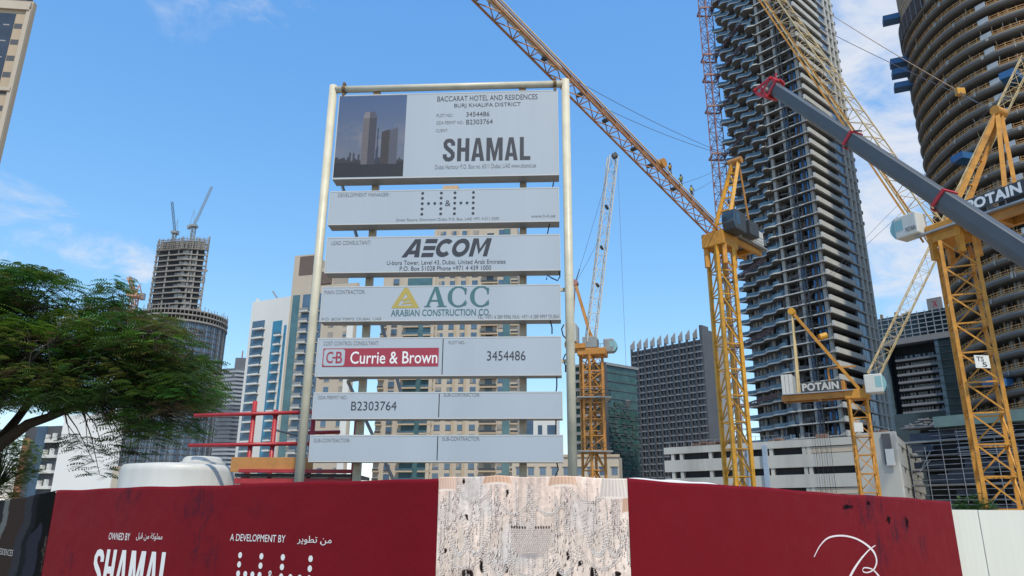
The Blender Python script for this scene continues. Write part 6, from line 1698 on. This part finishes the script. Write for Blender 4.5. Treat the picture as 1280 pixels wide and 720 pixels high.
def collar(c, w, h, L=.28):
    d = bd; y = Vector((0, 0, 1)).cross(d).normalized(); z = d.cross(y); z = z if z.z > 0 else -z
    mb = MB()
    for p, q, ww_, hh_ in ((0, .56, 1.1, .10), (-.53, .1, .08, .95), (.53, .1, .08, .95), (0, -.53, .7, .08)):
        cc = c+y*(p*w)+z*(q*h); mb.hexa([cc+y*(a*ww_*w/2)+d*(b*L/2)+z*(e*hh_*h/2) for e in (-1, 1) for a, b in ((-1, -1), (1, -1), (1, 1), (-1, 1))])
    mb.build('collar', M_red, mc)
collar(c1p, .86, .97, .22); collar(c2p, .96, 1.08, .2)
# boom head
y_ = Vector((0, 0, 1)).cross(bd).normalized(); z_ = bd.cross(y_); z_ = z_ if z_.z > 0 else -z_
hd = MB()
for s_ in (-.5, .5):
    a = BT+y_*s_*.78
    k_ = [a+bd*.35+z_*.60, a+bd*.35-z_*.52, a-bd*.55-z_*.80, a-bd*1.25-z_*.72, a-bd*.95-z_*.25, a-bd*.25+z_*.66]
    for i in range(6): hd.bar(k_[i], k_[(i+1) % 6], .10, .20)
    hd.bar(k_[1], k_[4], .08, .16); hd.bar(k_[2], k_[5], .08, .16)
hd.bar(BT-bd*1.2-z_*.65-y_*.55, BT-bd*1.2-z_*.65+y_*.55, .18); hd.bar(BT-bd*.25+z_*.6-y_*.55, BT-bd*.25+z_*.6+y_*.55, .18); hd.bar(BT+bd*.3-z_*.56-y_*.55, BT+bd*.3-z_*.56+y_*.55, .22)
hd.build('boom_head', M_red, mc)
for q, (e, g) in enumerate(((-1.0, -.55), (-.45, .25))):
    MB().tube(BT+bd*e+z_*g-y_*.38, BT+bd*e+z_*g+y_*.38, .34, n=16).build('sheave', M_greysteel, mc)
MB().bar(BT-bd*.2+z_*.62, BT-bd*.5+z_*1.0, .10).build('mast_lamp', M_red, mc)
MB().bar(c1p+z_*.6-y_*.3, c1p+z_*.75+y_*.3, .08).build('rope_guide', M_cable, mc)
# carrier (beyond the right edge of the picture)
bx, by = BP.x, BP.y
bh = Vector((bd.x, bd.y, 0)).normalized(); lcm = Loc((bx, by, 0), bh)
q = MB(); lcm.box(q, -6.5, 5.5, -1.4, 1.4, .75, 1.5); q.build('chassis', M_boom, mc, bevel=.05)
q = MB(); lcm.box(q, -2.2, 3.6, -1.35, 1.35, 1.52, 2.4); lcm.box(q, 1.8, 3.6, -1.3, 1.3, 2.4, 3.4); q.build('superstructure', M_cabwhite, mc, bevel=.06)
for s_ in (-.75, .75): q = MB(); lcm.box(q, -.5, .5, s_-.1, s_+.1, 2.4, 3.2); q.build('boom_bracket', M_red, mc)
cab(mc, lcm, -1.2, -2.2, 1.5, 1.4, 1.9, 1.9, -1); cab(mc, lcm, -6.0, 0, 1.3, 2.4, 1.6, 1.6, -1)
for k in range(5):
    for s_ in (-1.15, 1.15):
        p = lcm.pt(-5.2+k*2.2, s_, .62); w_ = MB().tube(p-lcm.l*.25, p+lcm.l*.25, .62, n=20).build('wheel', M_tyre, mc); MB().tube(p-lcm.l*.27, p+lcm.l*.27, .3, n=14).build('rim', M_greysteel, w_)

# ================================================================== WORKERS ON THE JIB
def person_mesh(pose):
    V = [(0, 0, .95), (0, 0, 1.18), (0, 0, 1.42), (0, 0, 1.54), (0, .02, 1.68), (.10, 0, .92), (-.10, 0, .92),
         (.13, pose[0], .52), (.14, pose[1], .08), (-.13, pose[2], .52), (-.14, pose[3], .08), (.14, -pose[1]*0+pose[1]+.16, .03), (-.14, pose[3]+.16, .03),
         (.20, 0, 1.42), (-.20, 0, 1.42), (.27, .10, 1.16), (.22, .34, 1.05), (-.27, .08, 1.16), (-.20, .32, 1.10), (.20, .42, 1.04), (-.19, .40, 1.12)]
    E_ = [(0, 1), (1, 2), (2, 3), (3, 4), (0, 5), (0, 6), (5, 7), (7, 8), (8, 11), (6, 9), (9, 10), (10, 12), (2, 13), (2, 14), (13, 15), (15, 16), (16, 19), (14, 17), (17, 18), (18, 20)]
    R_ = [.15, .16, .17, .065, .105, .10, .10, .075, .055, .075, .055, .045, .045, .075, .075, .05, .04, .05, .04, .045, .045]
    me = bpy.data.meshes.new('body'); me.from_pydata(V, E_, []); o = bpy.data.objects.new('body_source', me); COL.objects.link(o)
    o.modifiers.new('skin', 'SKIN'); sv = me.skin_vertices[0].data
    for i, r in enumerate(R_): sv[i].radius = (r, r)
    sv[0].use_root = True
    ss = o.modifiers.new('sub', 'SUBSURF'); ss.levels = 1; ss.render_levels = 1
    bpy.context.view_layer.update()
    m2 = bpy.data.meshes.new_from_object(o.evaluated_get(bpy.context.evaluated_depsgraph_get())); bpy.data.objects.remove(o)
    m2.materials.clear(); m2.materials.append(M_work); m2.polygons.foreach_set('use_smooth', [True]*len(m2.polygons)); return m2
def jib_pt(px_):
    best = None
    for k in range(0, 600):
        p = J0+un*(k*.1)+ups*.98; r2 = p-CAM; x = 640+F_PX*r2.dot(_r)/r2.dot(_f)
        if best is None or abs(x-px_) < best[0]: best = (abs(x-px_), p)
    return best[1]
vests = [((.55, .28, .03), 'orange'), ((.30, .33, .05), 'dull yellow'), ((.50, .40, .10), 'pale yellow')]
for i, (px_, py_, lab) in enumerate(((838, 221, 'worker in dark clothes standing highest on the yellow crane jib'), (852, 234, 'worker in an orange vest in the middle of three on the crane jib'), (865, 249, 'worker nearest the crane cab climbing the jib'))):
    r0 = ray(px_, py_); best = None
    for k in range(0, 500):
        p = J0+un*(k*.1)+ups*.98; rr2 = p-CAM; x = 640+F_PX*rr2.dot(_r)/rr2.dot(_f)
        if best is None or abs(x-px_) < best[0]: best = (abs(x-px_), p)
    p = best[1]
    w = thing('person', lab, 'person', p, 'workers on the crane jib')
    ang = math.atan2(un.y, un.x)-math.pi/2; w.rotation_euler = (0, 0, ang+(math.pi if i == 2 else 0))
    sc = .92; w.scale = (sc, sc, sc)
    b = link('body', person_mesh([(.22, .02, .05, -.12), (.30, .05, .12, -.05), (.16, .0, .28, .10)][i]), w)
    hmb = MB().lathe((0, .02, 1.70), [(.135, 0), (.15, .01), (.125, .03), (.12, .08), (.08, .13), (.02, .15)], 14); link('helmet', hmb.mesh('helmet', mat('helmet_dark', (.03, .035, .06), .4, var=0)), w)
    vv = MB().lathe((0, 0, 1.02), [(.185, 0), (.195, .1), (.205, .3), (.17, .42), (.09, .46)], 14); vm = mat('vest_'+vests[i][1].replace(' ', '_'), vests[i][0], .7, var=.1)
    link('vest', vv.mesh('vest', vm), w)
p = jib_pt(826)+ups*.3
MB().tube(p-lat*.5, p+lat*.5, .55, n=16).build('rope_drum', M_orange, c1)

# ================================================================== TREES
def frond(mb, cols, p, d, L, wid, col, rs):
    """one bipinnate leaf: drooping axis with pairs of narrow leaflets"""
    d = Vector(d).normalized(); side = d.cross(Vector((0, 0, 1)))
    side = side.normalized() if side.length > 1e-3 else Vector((1, 0, 0))
    side = (side+Vector((0, 0, rs.uniform(-.5, .5)))).normalized()
    n = 6; base = len(mb.v)
    for k in range(n):
        t = (k+.6)/n; c = p+d*(L*t)-Vector((0, 0, L*.38*t*t))
        wl = wid*(1-.55*abs(t-.45)/.55); hw = L/n*.36
        for s_ in (-1, 1):
            tip = c+side*(s_*wl)+d*(hw*.9)-Vector((0, 0, wl*.25))
            a, b = c-d*hw*.5, c+d*hw*.8
            mb.v.extend([tuple(a), tuple(b), tuple(tip+d*hw*.25), tuple(tip-d*hw*.55)])
            q = len(mb.v)-4; mb.f.append((q, q+1, q+2, q+3))
            f = rs.uniform(.8, 1.2); cols.extend([(col[0]*f, col[1]*f, col[2]*f, 1)]*4)
def set_cols(o, cols):
    o.data.color_attributes.new('Col', 'FLOAT_COLOR', 'POINT').data.foreach_set('color', np.array(cols, np.float32).ravel())
YT = 23.0
rs = random.Random(21)
tb_ = at(-62, 600, YT)
tree = thing('shade_tree', 'broad spreading feathery leaved tree at the left', 'tree', (tb_.x, tb_.y, 0))
# trunk and limbs
fork = Vector((tb_.x+.15, YT, at(-30, 585, YT).z))
MB().path([(tb_.x, YT, -.1), (tb_.x+.05, YT, .6), (tb_.x+.02, YT, 1.4), fork], [.42, .34, .30, .28], 12).build('trunk', M_bark, tree, smooth=True)
tips = []
def limb(pts, r0, r1, depth=0):
    n = len(pts); MB().path(pts, [r0+(r1-r0)*k/(n-1) for k in range(n)], 8).build('limb', M_bark, tree, smooth=True)
def px3(lst): return [at(x, y, YT+dy) for x, y, dy in lst]
mains = [px3([(-30, 585, 0), (0, 556, -.2), (35, 530, -.4), (62, 521, -.5), (100, 506, -.7), (150, 499, -1.0), (200, 470, -1.2), (238, 440, -1.3)]),
         px3([(-30, 585, 0), (10, 538, .5), (40, 500, .9), (90, 452, 1.3), (140, 400, 1.5)]),
         px3([(-30, 585, 0), (-10, 520, -.3), (10, 450, -.8), (30, 390, -1.2)]),
         px3([(-30, 585, 0), (-60, 500, 0), (-110, 430, .4), (-160, 400, .4)]),
         px3([(62, 521, -.5), (85, 480, -1.4), (130, 440, -2.2), (190, 415, -2.6)]),
         px3([(150, 499, -1.0), (180, 505, -1.6), (205, 520, -2.0)]),
         px3([(10, 538, .5), (60, 470, 2.2), (120, 420, 3.2), (200, 400, 3.6)]),
         px3([(-10, 520, -.3), (20, 470, -2.4), (60, 430, -3.2)])]
for i, m_ in enumerate(mains): limb(m_, (.20, .19, .18, .2, .10, .08, .12, .11)[i], .03)
# clump centres inside the crown outline, in layered plates
outline = [(-60, 345), (0, 333), (40, 336), (75, 346), (100, 368), (112, 376), (125, 360), (146, 350), (158, 374), (180, 392), (205, 398), (225, 410), (240, 432), (258, 450), (266, 478), (262, 505), (245, 520), (232, 545), (215, 545), (190, 548), (165, 545), (140, 520), (110, 512), (70, 505), (30, 505), (-60, 520)]
def inside(x, y, P):
    c = False; j = len(P)-1
    for i in range(len(P)):
        if (P[i][1] > y) != (P[j][1] > y) and x < (P[j][0]-P[i][0])*(y-P[i][1])/(P[j][1]-P[i][1])+P[i][0]: c = not c
        j = i
    return c
clumps = []
while len(clumps) < 1080:
    x, y = rs.uniform(-150, 268), rs.uniform(334, 548)
    xx = max(x, -55) if x < -55 else x
    if not inside(xx if x >= -55 else -50, y, outline): continue
    if y < 398 and rs.random() < .55 and x > 35: continue
    if y > 508 and rs.random() < .35: continue
    clumps.append(at(x, y, YT+rs.uniform(-3.6, 3.6)*(1-.3*abs(y-440)/110)))
for x, y in ((20, 345), (35, 342), (55, 345), (70, 352), (82, 360), (60, 366), (30, 358), (8, 340), (148, 353), (140, 362), (136, 375), (150, 385), (155, 395), (120, 378), (105, 385), (95, 395), (170, 398), (90, 552), (100, 548), (110, 556), (118, 575), (125, 590), (130, 560), (150, 560), (200, 545), (230, 520), (258, 462), (262, 490), (255, 500), (180, 560), (165, 570)):
    clumps.append(at(x, y, YT+rs.uniform(-1.5, 1.5)))
leaf = MB(); lcols = []; twigs = MB()
all_limb = [p for m_ in mains for a, b in zip(m_[:-1], m_[1:]) for p in (a, a.lerp(b, .5), b)]
for c in clumps:
    near = min(all_limb, key=lambda q: (q-c).length)
    mid = near.lerp(c, .5)+Vector((rs.uniform(-.2, .2), rs.uniform(-.2, .2), rs.uniform(0, .25)))
    twigs.path([near, mid, c-Vector((0, 0, .08))], [.024, .015, .007], 4)
    g = rs.random(); warm = rs.random()
    base = (.053+.082*g*warm, .100+.108*g, .018+.018*(1-warm))
    if rs.random() < .12: base = (.17, .19, .045)
    if rs.random() < .10: base = (.13, .10, .05)
    nl = rs.randint(22, 32); rad_ = rs.uniform(.45, .78)
    for k in range(nl):
        th = rs.uniform(0, 6.283); rr_2 = rad_*math.sqrt(rs.random())*.7
        p = c+Vector((rr_2*math.cos(th), rr_2*math.sin(th), rs.uniform(-.16, .16)-rr_2*.1))
        d = Vector((math.cos(th+rs.uniform(-.7, .7)), math.sin(th+rs.uniform(-.7, .7)), rs.uniform(-.05, .35)))
        frond(leaf, lcols, p, d, rs.uniform(.28, .52), rs.uniform(.095, .16), base, rs)
twigs.build('twigs', M_bark, tree, kind='stuff')
o = leaf.build('crown', M_leaf, tree, kind='stuff'); set_cols(o, lcols)

def bush(name, label, cat, c, rx, rz, n, base, seed, fl=.3, zlow=.0, trunk=True):
    rs = random.Random(seed); r = thing(name, label, cat, (c[0], c[1], 0)); lf = MB(); cl = []; tw_ = MB()
    z0 = c[2]
    if trunk: MB().path([(c[0], c[1], -.05), (c[0]+.05, c[1], z0*.5), (c[0], c[1], z0)], [.12, .09, .05], 8).build('trunk', M_bark, r, smooth=True)
    for k in range(n):
        while True:
            v = Vector((rs.uniform(-1, 1), rs.uniform(-1, 1), rs.uniform(-1, 1)))
            if .25 < v.length < 1: break
        p = Vector((c[0]+v.x*rx, c[1]+v.y*rx, z0+v.z*rz)); p.z = max(p.z, .1)
        if k % 3 == 0: tw_.path([(c[0], c[1], max(.1, z0-rz*.5)), p.lerp(Vector((c[0], c[1], z0)), .4), p], [.025, .014, .005], 4)
        f = rs.uniform(.7, 1.3)
        for q in range(8):
            d = Vector((rs.uniform(-1, 1), rs.uniform(-1, 1), rs.uniform(-.3, .6)))
            frond(lf, cl, p+d*.12, d, fl*rs.uniform(.7, 1.2), fl*.28, (base[0]*f, base[1]*f, base[2]*f), rs)
    tw_.build('twigs', M_bark, r, kind='stuff'); o = lf.build('crown', M_leaf, r, kind='stuff'); set_cols(o, cl); return r
pbh = at(8, 575, 29.0)
bush('small_tree', 'lighter yellow green small tree under the big tree at the far left', 'tree', (pbh.x-.2, pbh.y, pbh.z-.3), 1.35, 1.5, 260, (.13, .19, .035), 31)
pbh = at(1214, 628, 36.0)
bush('shrub', 'dark green shrub behind the fence at the foot of the amber crane', 'shrub', (pbh.x, pbh.y, pbh.z-.7), 1.0, 1.1, 170, (.035, .09, .02), 41, .3, trunk=True)
